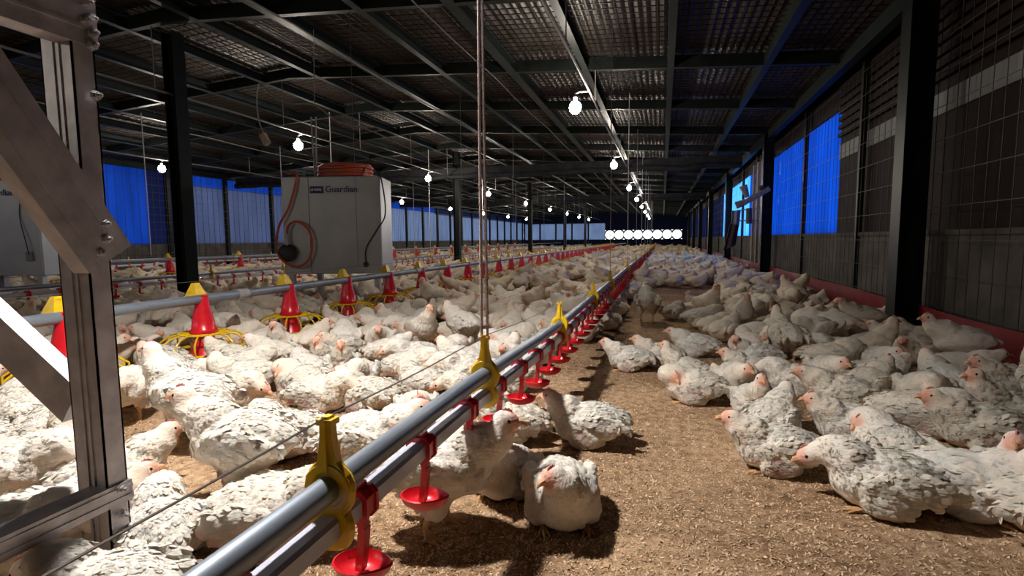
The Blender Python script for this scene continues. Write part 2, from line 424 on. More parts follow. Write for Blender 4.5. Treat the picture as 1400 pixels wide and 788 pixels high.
curtain(XL - .10, 12.2, 21.5, .8, 2.52, M['paleblue'], 'grey-blue sheet curtain behind the large grey heater', group='curtains along the left wall')
curtain(XL - .13, 12.2, 30, 2.50, 2.88, M['leftblue'], 'directly lit upper edge of the left curtain, coloured as a saturated blue band', group='curtains along the left wall')  # direct daylight on the curtain's upper edge, put in as a bluer strip
curtain(XL - .10, 21.5, Y1, .8, 2.52, M['paleblue2'], 'whitish blue curtain along the far half of the left wall', group='curtains along the left wall')
curtain(XL - .13, 30, Y1, 2.42, 2.88, M['endwall'], 'dark sheet band above the whitish curtain, far left wall', group='curtains along the left wall')

# end walls
FZ0, FZ1, FX0, FX1, FN = .78, 1.66, -5.35, 1.72, 8
we = struct(MB().box((XL - .2, Y1, 0), (XR + .3, Y1 + .12, FZ0)).obj('wall_far', M['endwall']), 'dark end wall with a row of bright round fans', 'wall')
MB().box((FX0, Y1, FZ1), (XR + .3, Y1 + .12, 3.6)).obj('wall_panel', M['endwall'], we)
MB().box((XL - .2, Y1, 2.35), (FX0, Y1 + .12, 3.6)).obj('wall_panel', M['endwall'], we)
for k in range(5):
    xa_ = XL + (FX0 - XL) * k / 5; xb_ = XL + (FX0 - XL) * (k + 1) / 5
    MB().add([(xa_, Y1 + .05, FZ0), (xb_, Y1 + .05, FZ0), (xb_, Y1 + .05, 2.35), (xa_, Y1 + .05, 2.35)], [(0, 1, 2, 3)]).obj('sheet_panel', M['paleblue2'], we)
    MB().box((xa_ - .07, Y1 - .1, 0), (xa_ + .07, Y1 + .02, 3.2)).obj('stud', M['post'], we)
MB().box((FX1, Y1, FZ0), (XR + .3, Y1 + .12, FZ1)).obj('wall_panel', M['endwall'], we)
wf = struct(MB().box((XL - .2, Y0 - .12, 0), (XR + .3, Y0, 3.6)).obj('wall_near', M['frontwall']), 'plain grey end wall behind the viewer', 'wall')
fw = (FX1 - FX0) / FN; fh = FZ1 - FZ0
b = MB(); n = 28; R = .415
P = []; F = []
for k in range(n):
    a = 2 * PI * k / n; c, s_ = math.cos(a), math.sin(a)
    q = 1 / max(abs(c) / (fw / 2), abs(s_) / (fh / 2))
    for y in (-.02, .10): P += [(R * c, y, R * s_), (q * c, y, q * s_)]
for k in range(n):
    a = 4 * k; d = 4 * ((k + 1) % n)
    F += [(a, d, d + 1, a + 1), (a + 2, a + 3, d + 3, d + 2), (a, a + 2, d + 2, d), (a + 1, d + 1, d + 3, a + 3)]
fan_frame = b.add(P, F).mesh('fan_frame', M['conduit'])
b = MB()
for k in range(6):
    a = 2 * PI * k / 6
    for s_ in (0,):
        c, s2 = math.cos(a), math.sin(a)
        b.add([(.04 * c, 0, .04 * s2), (.38 * c - .03 * s2, .02, .38 * s2 + .03 * c), (.38 * c + .03 * s2, -.02, .38 * s2 - .03 * c)], [(0, 1, 2)])
blades = b.mesh('blades', M['conduit'])
hub = MB().ball((0, 0, 0), (.05, .06, .05)).mesh('hub', M['conduit'])
for i in range(FN):
    e = empty('exhaust_fan', (FX0 + fw * (i + .5), Y1 + .03, (FZ0 + FZ1) / 2))
    link('fan_frame', fan_frame, e); o = link('blades', blades, e, (0, .06, 0)); o.rotation_euler = (0, .5 * i, 0); link('hub', hub, e, (0, .06, 0))
    tag(e, 'bright round fan opening in the far end wall, %s from the left' % ordn[i].replace('nearest', 'first'), 'fan', 'round fans in the far end wall')

# ridge posts, left-centre
lp = MB().prism(hbeam(.17, .17), (0, 0, 0), (0, 0, roofz(XC) - .02), up=(1, 0, 0)).mesh('steel_post', M['post'])
for i, (x, y) in enumerate(((-5.75, 5.25), (-5.75, 14.4), (-5.75, 23.2), (-5.75, 32), (-5.75, 40.8))):
    tag(link('steel_post', lp, None, (x, y, 0)), ['dark steel roof post left of the grey heater, nearest of the centre row', 'dark steel roof post behind the feed line, right of the grey heater', 'third dark centre post back, just right of the pink rope', 'fourth dark centre post back in the shed', 'farthest dark centre post in the shed'][i], 'post', 'centre row of roof posts')
# rolled tarp baffles hanging across the shed
for i, (y, z) in enumerate(((14.0, 2.62), (25.0, 2.62))):
    pts = [(x, y + .05 * noise.noise(Vector((x, y, 0))), z + .06 * noise.noise(Vector((x * 1.3, y, 5))) + .45 * SLOPE * 0) for x in np.linspace(XL + .2, XR - .3, 60)]
    rs = [.075 + .035 * noise.noise(Vector((p[0] * 2.1, y, 2))) for p in pts]
    o = MB().tube(pts, rs, 8).obj('rolled_tarp', M['tarp'], None, True)
    MB().box((XL + .2, y - .015, z + .05), (XR - .3, y + .015, roofz(XR) - .02)).obj('hanging_sheet', M['tarp'], o)
    tag(o, ['nearer rolled dark tarp hanging across the shed under the rafters', 'farther rolled dark tarp hanging across the shed near the far lights'][i], 'tarp', 'rolled tarps across the shed')

# ------------------------------------------------------------------ lamps
bulb_m = MB().ball((0, 0, 0), (.075, .075, .08), 12, 8).mesh('bulb', M['bulb'], True)
key_m = MB().ball((0, 0, 0), (.075, .075, .08), 12, 8).mesh('bulb', M['keybulb'], True)
sock_m = MB().lathe([(.02, .072), (.026, .06), (.026, .12), (.015, .13)], n=10).mesh('socket', M['socket'])
def lamp(x, y, z, dx, label, group):
    e = empty('bulb_lamp', (x, y, z))
    link('bulb', key_m if z > 2.48 else bulb_m, e); link('socket', sock_m, e)
    MB().tube([(0, 0, .12), (0, 0, .16), (dx * .3, 0, .18), (dx, 0, .18)], .011, 6).obj('bracket', M['conduit'], e)
    if z > 2.48: MB().lathe([(.03, .15), (.07, .13), (.215, -.16), (.208, -.16), (.066, .122), (.026, .14)], n=28).obj('shade', M['galv'], e, True)  # unseen shade, added to limit how far the bright bulb reaches
    tag(e, label, 'lamp', group)
rows = [(-1.06, [1.5, 6.6, 11.95, 17.5, 22.6, 28, 33.4, 38.8, 44.2], .17, 'right-hand row of bulbs'),
        (-5.95, [-2.2, 7.75, 12.9, 17.9, 23.2, 28.5, 33.8, 39, 44.4], .17, 'middle row of bulbs'),
        (-10.6, [-1.0, 9.2, 14.5, 20.3, 25.6, 30.9, 36.2, 41.5], .17, 'left-hand row of bulbs')]
for rx, ysr, dx, g in rows:
    vis = 0
    for y in ysr:
        x, z = rx, 2.46
        if rx == -1.06 and y < 2: x, z = -1.5, 2.5
        vis += 1
        lamp(x, y, z, -1.06 + .17 - x if rx == -1.06 else dx, 'bright bulb under an added reach-limiting metal shade above the steel stand' if z > 2.48 else 'glowing white bulb on a bracket, %s from the front of the %s' % (ordn[vis - 1].replace('nearest', 'first'), g), g)
for i, (x, z) in enumerate(((-.89, 2.64), (-5.78, 2.64), (-10.43, 2.64))):
    o = MB().tube([(x, y, z + .012 * math.sin(y * 1.3)) for y in np.linspace(Y0 + .1, Y1 - .1, 60)], .014, 6).obj('cable_conduit', M['conduit'], None, True)
    for k in range(24):
        y = -1.6 + 2.2 * k
        MB().tube([(x, y, z), (x, y, roofz(x) - .02)], .006, 5).obj('hanger', M['conduit'], o)
    tag(o, ['pale conduit feeding the right-hand row of bulbs', 'pale conduit feeding the middle row of bulbs', 'pale conduit feeding the left-hand row of bulbs'][i], 'conduit', 'lamp conduits under the roof')

# loose electric cables under the roof
def cable(pts, r, m, name, label, cat='cable', group=None, n=6):
    o = MB().tube(pts, r, n).obj(name, m, None, True); return tag(o, label, cat, group)
def catmull(P, k=8):
    P = [np.array(p, float) for p in P]; P = [2 * P[0] - P[1]] + P + [2 * P[-1] - P[-2]]; out = []
    for i in range(1, len(P) - 2):
        for t in np.linspace(0, 1, k, endpoint=False):
            a, b, c, d = P[i - 1:i + 3]
            out.append(.5 * ((2 * b) + (c - a) * t + (2 * a - 5 * b + 4 * c - d) * t * t + (3 * b - a - 3 * c + d) * t ** 3))
    return out + [P[-2]]
cable([(-3.45, y, 2.93 - .05 * abs(math.sin(y * .7))) for y in np.linspace(0, 40, 90)], .009, M['conduit'], 'electric_cable', 'thin pale cable sagging under the roof above the feed line', group='cables under the roof')
cable([(-2.2, y, 3.02 - .03 * abs(math.sin(y * .9))) for y in np.linspace(0, 30, 70)], .007, M['steelwire'], 'electric_cable', 'thin dark wire along the purlin over the flock', group='cables under the roof')
cable([(-8.0, y, 2.75 - .04 * abs(math.sin(y * .8))) for y in np.linspace(0, 40, 90)], .010, M['conduit'], 'electric_cable', 'pale cable under the roof over the second feed line', group='cables under the roof')
# dangling socket on a cable (left of the heater, high up)
sy = 5.0
pts = [aty(x, y, sy) for x, y in ((362, 186), (354, 165), (351, 135), (355, 114), (368, 127), (395, 141), (430, 144), (462, 166), (500, 176), (545, 196), (585, 215))]
o = cable(catmull(pts), .008, M['conduit'], 'socket_cable', 'looped pale cable with a dangling plug socket above the heater', 'cable')
c0 = aty(362, 190, sy); d0 = aty(367, 196, sy) - aty(359, 180, sy); d0 /= np.linalg.norm(d0)
MB().prism([(-.035, -.025), (.035, -.025), (.035, .025), (-.035, .025)], c0 - d0 * .06, c0 + d0 * .07, up=(0, 1, 0)).obj('plug_socket', M['wood'], o)
MB().tube([aty(430, 144, sy), aty(432, 120, sy) + np.array([0, 0, .6])], .004, 5).obj('tie', M['conduit'], o)

# ------------------------------------------------------------------ drinker line
def line_z(y):
    t = min(1, max(0, (y - 1.0) / 2.0)); t = t * t * (3 - 2 * t)
    return .445 - .05 * t
# meshes of the drinker pieces (origin on the axis of the upper pipe)
def saddle_mesh():
    b = MB()
    for y0, y1, e in ((-.020, -.012, .030), (-.012, .012, .026), (.012, .020, .030)):
        pol = [(-e, -e), (e, -e), (e, e), (-e, e)]
        b.prism([(p[0] * .98, p[1]) for p in ((-e, -e * .6), (-e * .6, -e), (e * .6, -e), (e, -e * .6), (e, e * .6), (e * .6, e), (-e * .6, e), (-e, e * .6))], (0, y0, -.066), (0, y1, -.066))
    b.box((-.008, -.016, -.066 + .024), (.008, .016, -.066 + .036))
    # stem, a flat strip bending slightly
    P = [(.004, 0, -.092), (.010, 0, -.11), (.006, 0, -.15), (0, 0, -.192)]
    for a, c in zip(P[:-1], P[1:]): b.prism([(-.010, -.007), (.010, -.007), (.010, .007), (-.010, .007)], a, c, up=(1, 0, 0))
    b.lathe([(.006, -.10), (.006, -.085)], (-.014, 0, 0), 8)
    return b.mesh('nipple_drinker', M['red'])
def cup_mesh():
    b = MB(); n = 24; P = []
    def out(k, r):
        a = 2 * PI * k / n; x = math.cos(a); y = math.sin(a)
        s = 1 + .20 * max(0, x) ** 3
        return (x * r * s * .052, y * r * .040 * (1 - .18 * max(0, x) ** 2))
    prof = [(.15, -.206), (.62, -.204), (.90, -.194), (1.04, -.178), (.96, -.176), (.82, -.190), (.55, -.197), (.15, -.199)]
    for r, z in prof:
        for k in range(n): x, y = out(k, r); P.append((x, y, z + .003 * max(0, x / .052) ** 2))
    F = [(i * n + k, i * n + (k + 1) % n, (i + 1) * n + (k + 1) % n, (i + 1) * n + k) for i in range(len(prof) - 1) for k in range(n)]
    F += [tuple(range(n))[::-1], tuple(range((len(prof) - 1) * n, len(prof) * n))]
    return b.add(P, F).mesh('cup', M['red'], True)
def hanger_mesh():
    b = MB(); n = 20
    # plate with a ring round the upper pipe, one round the lower pipe and a tapering neck, thickness along y
    outl = [(-.030, -.098), (.030, -.098), (.038, -.080), (.036, -.052), (.030, -.040), (.040, -.026), (.044, .0), (.040, .020), (.028, .034), (.018, .046), (.012, .080), (.010, .112), (.006, .122), (-.006, .122), (-.010, .112), (-.012, .080), (-.018, .046), (-.028, .034), (-.040, .020), (-.044, 0), (-.040, -.026), (-.030, -.040), (-.036, -.052), (-.038, -.080)]
    b.prism(outl, (0, -.008, 0), (0, .008, 0))
    b.tube([(.036 * math.cos(a), 0, .036 * math.sin(a)) for a in np.linspace(0, 2 * PI, n, endpoint=False)], .012, 6, closed=True)
    b.tube([(.034 * math.cos(a), 0, -.066 + .034 * math.sin(a)) for a in np.linspace(0, 2 * PI, n, endpoint=False)], .010, 6, closed=True)
    b.box((-.004, -.014, .03), (.004, .014, .118)); b.box((-.014, -.012, .108), (.014, .012, .118))
    return b.mesh('hanger', M['yellow'])
drk, cup, hng = saddle_mesh(), cup_mesh(), hanger_mesh()
def drinker_line(x, zf, y_start, y_end, cups_y, hang_y, label, wire=True):
    e = empty('drinker_line', (x, 0, 0))
    ys = list(np.arange(y_start, 6, .25)) + list(np.arange(6, y_end, 3.0)) + [y_end]
    MB().tube([(0, y, zf(y)) for y in ys], .0225, 16).obj('support_pipe', M['galvpipe'], e, True)
    q = .020; c = .006
    sq = [(-q, -q + c), (-q + c, -q), (q - c, -q), (q, -q + c), (q, q - c), (q - c, q), (-q + c, q), (-q, q - c)]
    b = MB(); P = [(p[0], y, zf(y) - .066 + p[1]) for y in ys for p in sq]
    b.add(P, [(i * 8 + k, i * 8 + (k + 1) % 8, (i + 1) * 8 + (k + 1) % 8, (i + 1) * 8 + k) for i in range(len(ys) - 1) for k in range(8)] + [tuple(range(8)), tuple(range((len(ys) - 1) * 8, len(ys) * 8))[::-1]])
    b.obj('water_pipe', M['pvc'], e)
    for y in cups_y:
        d = link('nipple_drinker', drk, e, (0, y, zf(y))); link('cup', cup, d)
    for y in hang_y: link('hanger', hng, e, (0, y, zf(y)))
    if wire:
        wy = [y_start] + list(hang_y)
        pts = []
        for a, c in zip(wy[:-1], wy[1:]):
            for t in np.linspace(0, 1, 6, endpoint=False):
                y = a + (c - a) * t; pts.append((0, y, zf(y) + .121 - .010 * math.sin(PI * t) + .003 * noise.noise(Vector((y * 9, 0, 0)))))
        MB().tube(pts, .0017, 5).obj('wire', M['steelwire'], e)
    return tag(e, label, 'drinker line')
cy = [.52, .80, 1.06, 1.35, 1.63, 1.92, 2.19, 2.45] + list(np.arange(2.72, 48, .27))
hy = [.72, 1.51, 2.74, 4.15] + list(np.arange(5.55, 47, 2.8))
drinker_line(-.52, line_z, -.3, 48.5, cy, hy, 'grey pipe drinker line with red cups running through the foreground')
zB = lambda y: .40
drinker_line(-6.25, zB, .5, 48.5, list(np.arange(3.2, 30, .30)), list(np.arange(3.1, 30, 1.5)), 'drinker line with red cups just behind the centre posts')
zD = lambda y: .41
drinker_line(-11.5, zD, 2.5, 48.5, list(np.arange(6.0, 26, .30)), list(np.arange(6, 26, 1.5)), 'farthest drinker line, close to the left wall curtains')
cordm = {}
def cord(x, y, z0, r, m, label, group, dx=0, double=False):
    o = None
    zt = roofz(x) - .01
    if double:
        b = MB()
        for s in (-1, 1):
            b.tube([(x + s * (.0035 + .006 * (1 - t) ** 2), y, z0 + (zt - z0) * t) for t in np.linspace(0, 1, 14)], r, 6)
        o = b.obj('suspension_cord', m, None, True)
    else:
        o = MB().tube([(x, y, z0), (x + dx * .3, y, (z0 + zt) / 2), (x + dx, y, zt)], r, 5).obj('suspension_cord', m)
    tag(o, label, 'cord', group)
cord(-.52, 1.51, line_z(1.51) + .105, .0045, M['cord'], 'thick pinkish double rope holding the nearest part of the drinker line', 'cords of the right drinker line', double=True)
for i, y in enumerate([5.55, 8.35, 11.15, 13.95, 16.75, 19.55, 22.35, 25.15, 27.95]):
    cord(-.52, y, line_z(y) + .115, .0045 if i else .0035, M['whitecord'] if i else M['cord'], 'thin pale cord to the roof from the right drinker line, %s behind the thick rope' % ordn[i].replace('nearest', 'first'), 'cords of the right drinker line')
for i, y in enumerate([4.6, 9.1, 13.6, 18.1, 22.6]):
    cord(-6.25, y, .515, .007, M['whitecord'], 'pale cord holding the drinker line behind the centre posts, %s from the front' % ordn[i].replace('nearest', 'first'), 'cords of the middle drinker line')

# ------------------------------------------------------------------ feed lines
def feeder_meshes():
    d = {}
    d['drop'] = MB().lathe([(.086, .195), (.092, .205), (.092, .222), (.078, .235), (.070, .300), (.048, .395), (.040, .47), (.030, .475)], n=18).mesh('drop_cone', M['red'], True)
    b = MB()
    b.add([(-.055, -.055, .455), (.055, -.055, .455), (.055, .055, .455), (-.055, .055, .455), (-.014, -.02, .56), (.014, -.02, .56), (.014, .02, .56), (-.014, .02, .56)],
          [(0, 3, 2, 1), (4, 5, 6, 7), (0, 1, 5, 4), (1, 2, 6, 5), (2, 3, 7, 6), (3, 0, 4, 7)])
    d['cap'] = b.mesh('cap', M['yellow'])
    b = MB()
    for k in range(14):
        a = 2 * PI * k / 14; c, s = math.cos(a), math.sin(a)
        pr = [(.08, .198), (.16, .203), (.225, .186), (.268, .155), (.272, .12), (.250, .072)]
        b.tube([(r * c, r * s, z) for r, z in pr], .0062, 5)
    for r, z, t in ((.250, .072, .011), (.084, .198, .010), (.160, .204, .006)):
        b.tube([(r * math.cos(a), r * math.sin(a), z) for a in np.linspace(0, 2 * PI, 24, endpoint=False)], t, 5, closed=True)
    d['grill'] = b.mesh('grill', M['yellow'], True)
    d['pan'] = MB().lathe([(.16, .002), (.20, .006), (.235, .04), (.25, .060), (.25, .068), (.235, .066), (.20, .040), (.11, .030), (.05, .06)], n=24).mesh('pan', M['panblack'], True)
    d['rim'] = MB().lathe([(.250, .048), (.257, .052), (.257, .080), (.240, .080), (.240, .052)], n=24).mesh('rim', M['yellow'], True)
    d['core'] = MB().lathe([(.115, .035), (.10, .07), (.075, .12), (.065, .195)], n=16).mesh('feed_tube', M['red'], True)
    return d
FD = feeder_meshes()
def feed_line(x, y_start, y_end, fy, label, lab_f, group, zoff=0.0):
    e = empty('feed_line', (x, 0, 0))
    MB().tube([(0, y, .445 + zoff) for y in (y_start, 2, 4, 8, 14, y_end)], .033, 14).obj('feed_pipe', M['galvpipe'], e, True)
    for y in np.arange(3.35, y_end, 3.05):
        MB().lathe([(.036, -.05), (.041, -.05), (.041, .05), (.036, .05)], n=14).obj('pipe_clamp', M['galv'], e).matrix_local = Matrix.Translation((0, y, .445 + zoff)) @ Matrix.Rotation(PI / 2, 4, 'X')
    MB().tube([(0, y, .575 + zoff) for y in (y_start, y_end)], .0018, 4).obj('wire', M['steelwire'], e)
    tag(e, label, 'feed line')
    for i, y in enumerate(fy):
        f = empty('pan_feeder', (x, y, zoff), (i * .37) % 1.0)
        link('drop_cone', FD['drop'], f); c = link('cap', FD['cap'], f); q_ = (i * .37) % 1.0; c.rotation_euler = (0, 0, -q_); c.location = (-.05 * math.cos(-q_), -.05 * math.sin(-q_), 0); link('grill', FD['grill'], f); link('pan', FD['pan'], f); link('rim', FD['rim'], f); link('feed_tube', FD['core'], f)
        tag(f, lab_f(i), 'feeder', group)
LA = ['red and yellow pan feeder half hidden behind the steel stand', 'red and yellow pan feeder nearest and widest on the front feed line', 'pan feeder on the front feed line below the heater hose', 'pan feeder on the front feed line under the heater', 'pan feeder at the right leg of the heater']
def labA(i): return LA[i] if i < 5 else 'pan feeder on the front feed line, number %s back from the heater leg' % ordn[min(i - 5, 11)].replace('nearest', 'first') if i < 17 else 'tiny distant pan feeder at the far end of the front feed line'
XA = -3.15
feed_line(XA, .3, 48, [2.08, 2.98] + [3.9 + .885 * k for k in range(38)], 'front feed line, grey pipe carrying the near red and yellow feeders', labA, 'feeders on the front feed line')
feed_line(-9.0, .5, 48, [2.6 + 1.75 * k for k in range(18)], 'second feed line behind the heater and centre posts', lambda i: 'small red feeder on the feed line behind the heater, %s from the front' % ordn[i].replace('nearest', 'first') if i < 12 else 'tiny distant feeder at the far end of the second feed line', 'feeders on the second feed line', .08)
for i, y in enumerate([3.45, 6.5, 9.6, 12.7, 15.8]):
    cord(-9.0, y * 1.15, .62, .008, M['whitecord'], 'pale cord from the roof to the second feed line, %s from the front' % ordn[i].replace('nearest', 'first'), 'cords of the second feed line')
for i, y in enumerate([5.0, 8.1, 11.2, 14.3, 17.4, 20.5]):
    cord(XA, y, .57, .003, M['steelwire'], 'thin dark cord from the roof to the front feed line, %s from the front' % ordn[i].replace('nearest', 'first'), 'cords of the front feed line')

# ------------------------------------------------------------------ heaters (box aligned with the viewer's direction)
YAW = math.atan2(-(RW @ np.array([0, 0, 1]))[0], (RW @ np.array([0, 0, 1]))[1])   # camera heading
def text_mesh(s, size, m, depth=.002):
    cu = bpy.data.curves.new('t', 'FONT'); cu.body = s; cu.size = size; cu.extrude = depth; cu.offset = size * .012
    ob = bpy.data.objects.new('t', cu); COL.objects.link(ob)
    dg = bpy.context.evaluated_depsgraph_get()
    me = bpy.data.meshes.new_from_object(ob.evaluated_get(dg)); bpy.data.objects.remove(ob)
    me.materials.clear(); me.materials.append(m); return me
tm_word = text_mesh('Guardian', .112, M['logo']); tm_small = text_mesh('LB WHITE', .040, M['logotext'])
def heater(origin, label, hoses=True):
    e = empty('heater', origin, YAW)         # local x right, y away, z up; origin at front left corner on floor
    Wd, Dp, z0, z1 = 1.28, .62, .42, 1.68
    def bev(b, a, c): return b.box(a, c)
    body = MB().box((0, 0, z0), (Wd, Dp, z1)).obj('cabinet', M['heater'], e)
    bmod = body.modifiers.new('b', 'BEVEL'); bmod.width = .012; bmod.segments = 2
    d = MB().box((.36, -.008, z0 + .02), (Wd - .01, .004, z1 - .02)).obj('front_panel', M['heater'], body)
    MB().box((.352, -.010, z0 + .01), (.360, .0, z1 - .01)).obj('panel_seam', M['darkgrey'], body)
    for x, y in ((.08, .05), (.30, .45), (1.20, .05), (1.20, .5)):
        MB().box((x - .035, y - .035, 0), (x + .035, y + .035, z0)).obj('leg', M['heater'], e)
    t = link('lettering', tm_word, e, (.575, -.012, z1 - .20)); t.rotation_euler = (PI / 2, 0, 0)
    MB().box((.375, -.013, z1 - .215), (.55, -.006, z1 - .125)).obj('logo_plate', M['logo'], e)
    t = link('lettering', tm_small, e, (.386, -.014, z1 - .183)); t.rotation_euler = (PI / 2, 0, 0); t.scale = (.78, 1, 1)
    if hoses:
        g = MB().lathe([(.105, 0), (.115, .02), (.115, .07), (.09, .085), (.03, .10)], n=22).obj('regulator', M['black'], e, True)
        g.location = (.07, -.0, .70); g.rotation_euler = (PI / 2, 0, 0)
        h = MB().tube(catmull([(.05, .1, z1 + .06), (.22, -.02, z1 + .02), (.12, -.05, 1.30), (-.02, -.06, 1.05), (-.06, -.07, .80), (.0, -.08, .62), (.18, -.09, .52), (.34, -.08, .60), (.40, -.07, .80), (.36, -.07, 1.0), (.22, -.07, 1.10), (.10, -.06, 1.05), (.075, -.06, .92)]), .016, 8).obj('hose', M['hose'], e, True)
        MB().tube([(.075, -.06, .95), (.075, -.06, .80)], .022, 8).obj('hose_nut', M['galv'], h)
        for k in range(9):
            MB().tube([(.75 + (.36 - .015 * (k % 3)) * math.cos(a), .28 + (.22 - .01 * (k % 3)) * math.sin(a), z1 + .03 + .017 * k + .02 * noise.noise(Vector((a, k, 0)))) for a in np.linspace(0, 2 * PI, 22, endpoint=False)], .018, 6, closed=True).obj('hose_coil', M['hose'], e, True)
        k = MB().tube(catmull([(1.10, .2, z1 + .25), (1.20, .1, z1 + .10), (1.30, -.005, z1 - .05), (1.34, -.01, 1.2), (1.22, -.02, .98), (1.08, -.02, .75), (1.07, -.02, .56)]), .009, 6).obj('power_cable', M['black'], e, True)
        MB().lathe([(.035, 0), (.035, .03), (.02, .04)], n=14).obj('plug', M['black'], k).matrix_local = Matrix.Translation((1.07, 0, .54)) @ Matrix.Rotation(PI / 2, 4, 'X')
        for dx in (-.03, .03):
            MB().tube([(.42 + dx * .3, .1, z1), (.42 + dx, .1, 2.45)], .012, 6).obj('hanging_strap', M['conduit'], e)
    else:
        MB().box((Wd - .20, -.03, .62), (Wd - .11, -.008, .74)).obj('outlet', M['conduit'], e)
        MB().tube(catmull([(Wd - .155, -.03, .70), (Wd - .16, -.05, .85), (Wd - .24, -.02, 1.2), (Wd - .2, -.02, 1.5)]), .006, 6).obj('power_cable', M['black'], e, True)
        for k in range(5):
            MB().tube([(.6 + .3 * math.cos(a), .28 + .2 * math.sin(a), z1 + .03 + .03 * k) for a in np.linspace(0, 2 * PI, 20, endpoint=False)], .018, 6, closed=True).obj('hose_coil', M['hose'], e, True)
    tag(e, label, 'heater')
def depth_pt(px, py, depth):
    return CAMP + ray(px, py) / F_PX * depth
p = depth_pt(387, 318, 6.85); heater((p[0], p[1], 0), 'large grey heater cabinet with orange hoses and a round black regulator')
p = depth_pt(-77, 318, 6.95); heater((p[0], p[1], 0), 'grey heater cabinet cut off by the left edge behind the steel stand', False)

# ------------------------------------------------------------------ galvanised stand in the left foreground
XF = -1.30
e = empty('steel_stand', (0, 0, 0))
yF = atx(178, 700, XF)[1]; yN = atx(149, 700, XF)[1]
xl = aty(110, 700, yN)[0]
def lipped(b, x0, x1, y0, y1, z0, z1, t=.004, lip=.018):
    # C post: web on the right (x1), flanges at y0 and y1, open to the left
    b.box((x1 - t, y0, z0), (x1, y1, z1)); b.box((x0, y0, z0), (x1, y0 + t, z1)); b.box((x0, y1 - t, z0), (x1, y1, z1))
    b.box((x0, y0, z0), (x0 + t, y0 + lip, z1)); b.box((x0, y1 - lip, z0), (x0 + t, y1, z1))
    b.box((x0 + .035, y0 - .003, z0), (x0 + .043, y0 + .002, z1)); b.box((x1 - .043, y0 - .003, z0), (x1 - .035, y0 + .002, z1))
b = MB(); lipped(b, xl, XF, yN, yF, 0, 1.75); b.obj('post', M['galv'], e)
def arm(p, q, w, tlen, name, x, dirv=None):
    """C channel lying in the plane x = const from p to q (y,z), width w, flanges going to -x"""
    p = np.array(p, float); q = np.array(q, float); d = q - p; L = np.linalg.norm(d); d /= L; nrm = np.array([-d[1], d[0]])
    b = MB()
    ax = np.array([0, d[0], d[1]]) * L / 2; an = np.array([0, nrm[0], nrm[1]]); c = np.array([x, (p[0] + q[0]) / 2, (p[1] + q[1]) / 2])
    b.obox(c, ax, an * w / 2, (.002, 0, 0))
    for s in (-1, 1):
        b.obox(c + an * s * (w / 2 - .002) + np.array([-tlen / 2, 0, 0]), ax, an * .002, (tlen / 2, 0, 0))
        b.obox(c + an * s * (w / 2 - .012) + np.array([-tlen, 0, 0]), ax, an * .010, (.002, 0, 0))
        b.obox(c + an * s * w * .24 + np.array([.003, 0, 0]), ax, an * .004, (.002, 0, 0))
    return b.obj(name, M['galv'], e)
XP = XF + .006
a0 = atx(132, 52, XP); a1 = atx(132, 66, XP)
w = .15; zt = a1[2] + w / 2
arm((yF + .005, zt), (-.6, zt), w, .055, 'top_beam', XP)
b0 = atx(176, 670, XP); zb = b0[2]
arm((yF + .005, zb), (-.6, zb), atx(176, 656, XP)[2] - atx(176, 684, XP)[2], .06, 'bottom_beam', XP)
XP2 = XP + .004
q0 = (atx(147, 318, XP2) + atx(136, 362, XP2)) / 2
q1 = (atx(0, 84, XP2) + atx(0, 192, XP2)) / 2
dd = (q1 - q0)[1:]; dd /= np.linalg.norm(dd)
arm(q0[1:] - dd * .03, q1[1:] + dd * .5, .125, .05, 'brace', XP2)
y_ = yN - .01
A = aty(108, 552, y_ + .05); B = aty(-70, 385, y_ + .05); d = (B - A) / np.linalg.norm(B - A)
MB().prism([(-.022, -.055), (.022, -.055), (.022, .055), (-.022, .055)], A, A + d * 1.1, up=(0, 0, 1)).obj('lower_brace', M['galv'], e)
bolt = MB().lathe([(.013, 0), (.013, .003), (.009, .004), (.009, .011), (.005, .012), (.005, .020), (.002, .021)], n=6).mesh('bolt', M['galv'])
for px, py in ((126, 46), (124, 27), (118, 5), (130, 131), (142, 306), (144, 327), (137, 345), (166, 668), (168, 703), (125, 62), (116, 28)):
    bp = atx(px, py, XP + .004); o = link('bolt', bolt, e, bp); o.rotation_euler = (0, PI / 2, 0)
tag(e, 'galvanised steel channel stand with bolted diagonal braces in the left foreground', 'stand')

# ------------------------------------------------------------------ things at the second right-hand post
pc = atx(1025, 275, 1.86)
e = empty('ceiling_fan', tuple(aty(1030, 268, 11.0)))
def bladem(L, w0, w1): 
    b = MB(); P = []; n = 9
    for i in range(n):
        u = i / (n - 1); w = (w0 + (w1 - w0) * u) * (1 - .5 * max(0, u - .8) / .2)
        P += [(u * L, -w, .012), (u * L, w, -.012), (u * L, w, -.02), (u * L, -w, .004)]
    F = [(4 * i + k, 4 * i + (k + 1) % 4, 4 * i + 4 + (k + 1) % 4, 4 * i + 4 + k) for i in range(n - 1) for k in range(4)] + [(0, 1, 2, 3), (4 * n - 1, 4 * n - 2, 4 * n - 3, 4 * n - 4)]
    return b.add(P, F).mesh('blade', M['wood'])
bm = bladem(.36, .05, .075)
base = np.array(aty(1030, 268, 11.0))
def put_bar(name, p0, p1, r0, r1, m, par, org):
    return MB().tube([np.array(p0) - org, (np.array(p0) * .5 + np.array(p1) * .5) - org, np.array(p1) - org], [r0, (r0 + r1) / 2, r1], 8).obj(name, m, par, True)
put_bar('arm', aty(1052, 258, 11.0), aty(1020, 276, 11.0), .05, .05, M['wood'], e, base)
put_bar('blade', aty(1020, 276, 11.0), aty(1006, 281, 11.0), .055, .07, M['wood'], e, base)
put_bar('blade', aty(1022, 270, 11.0), aty(1016, 254, 11.0), .04, .075, M['wood'], e, base)
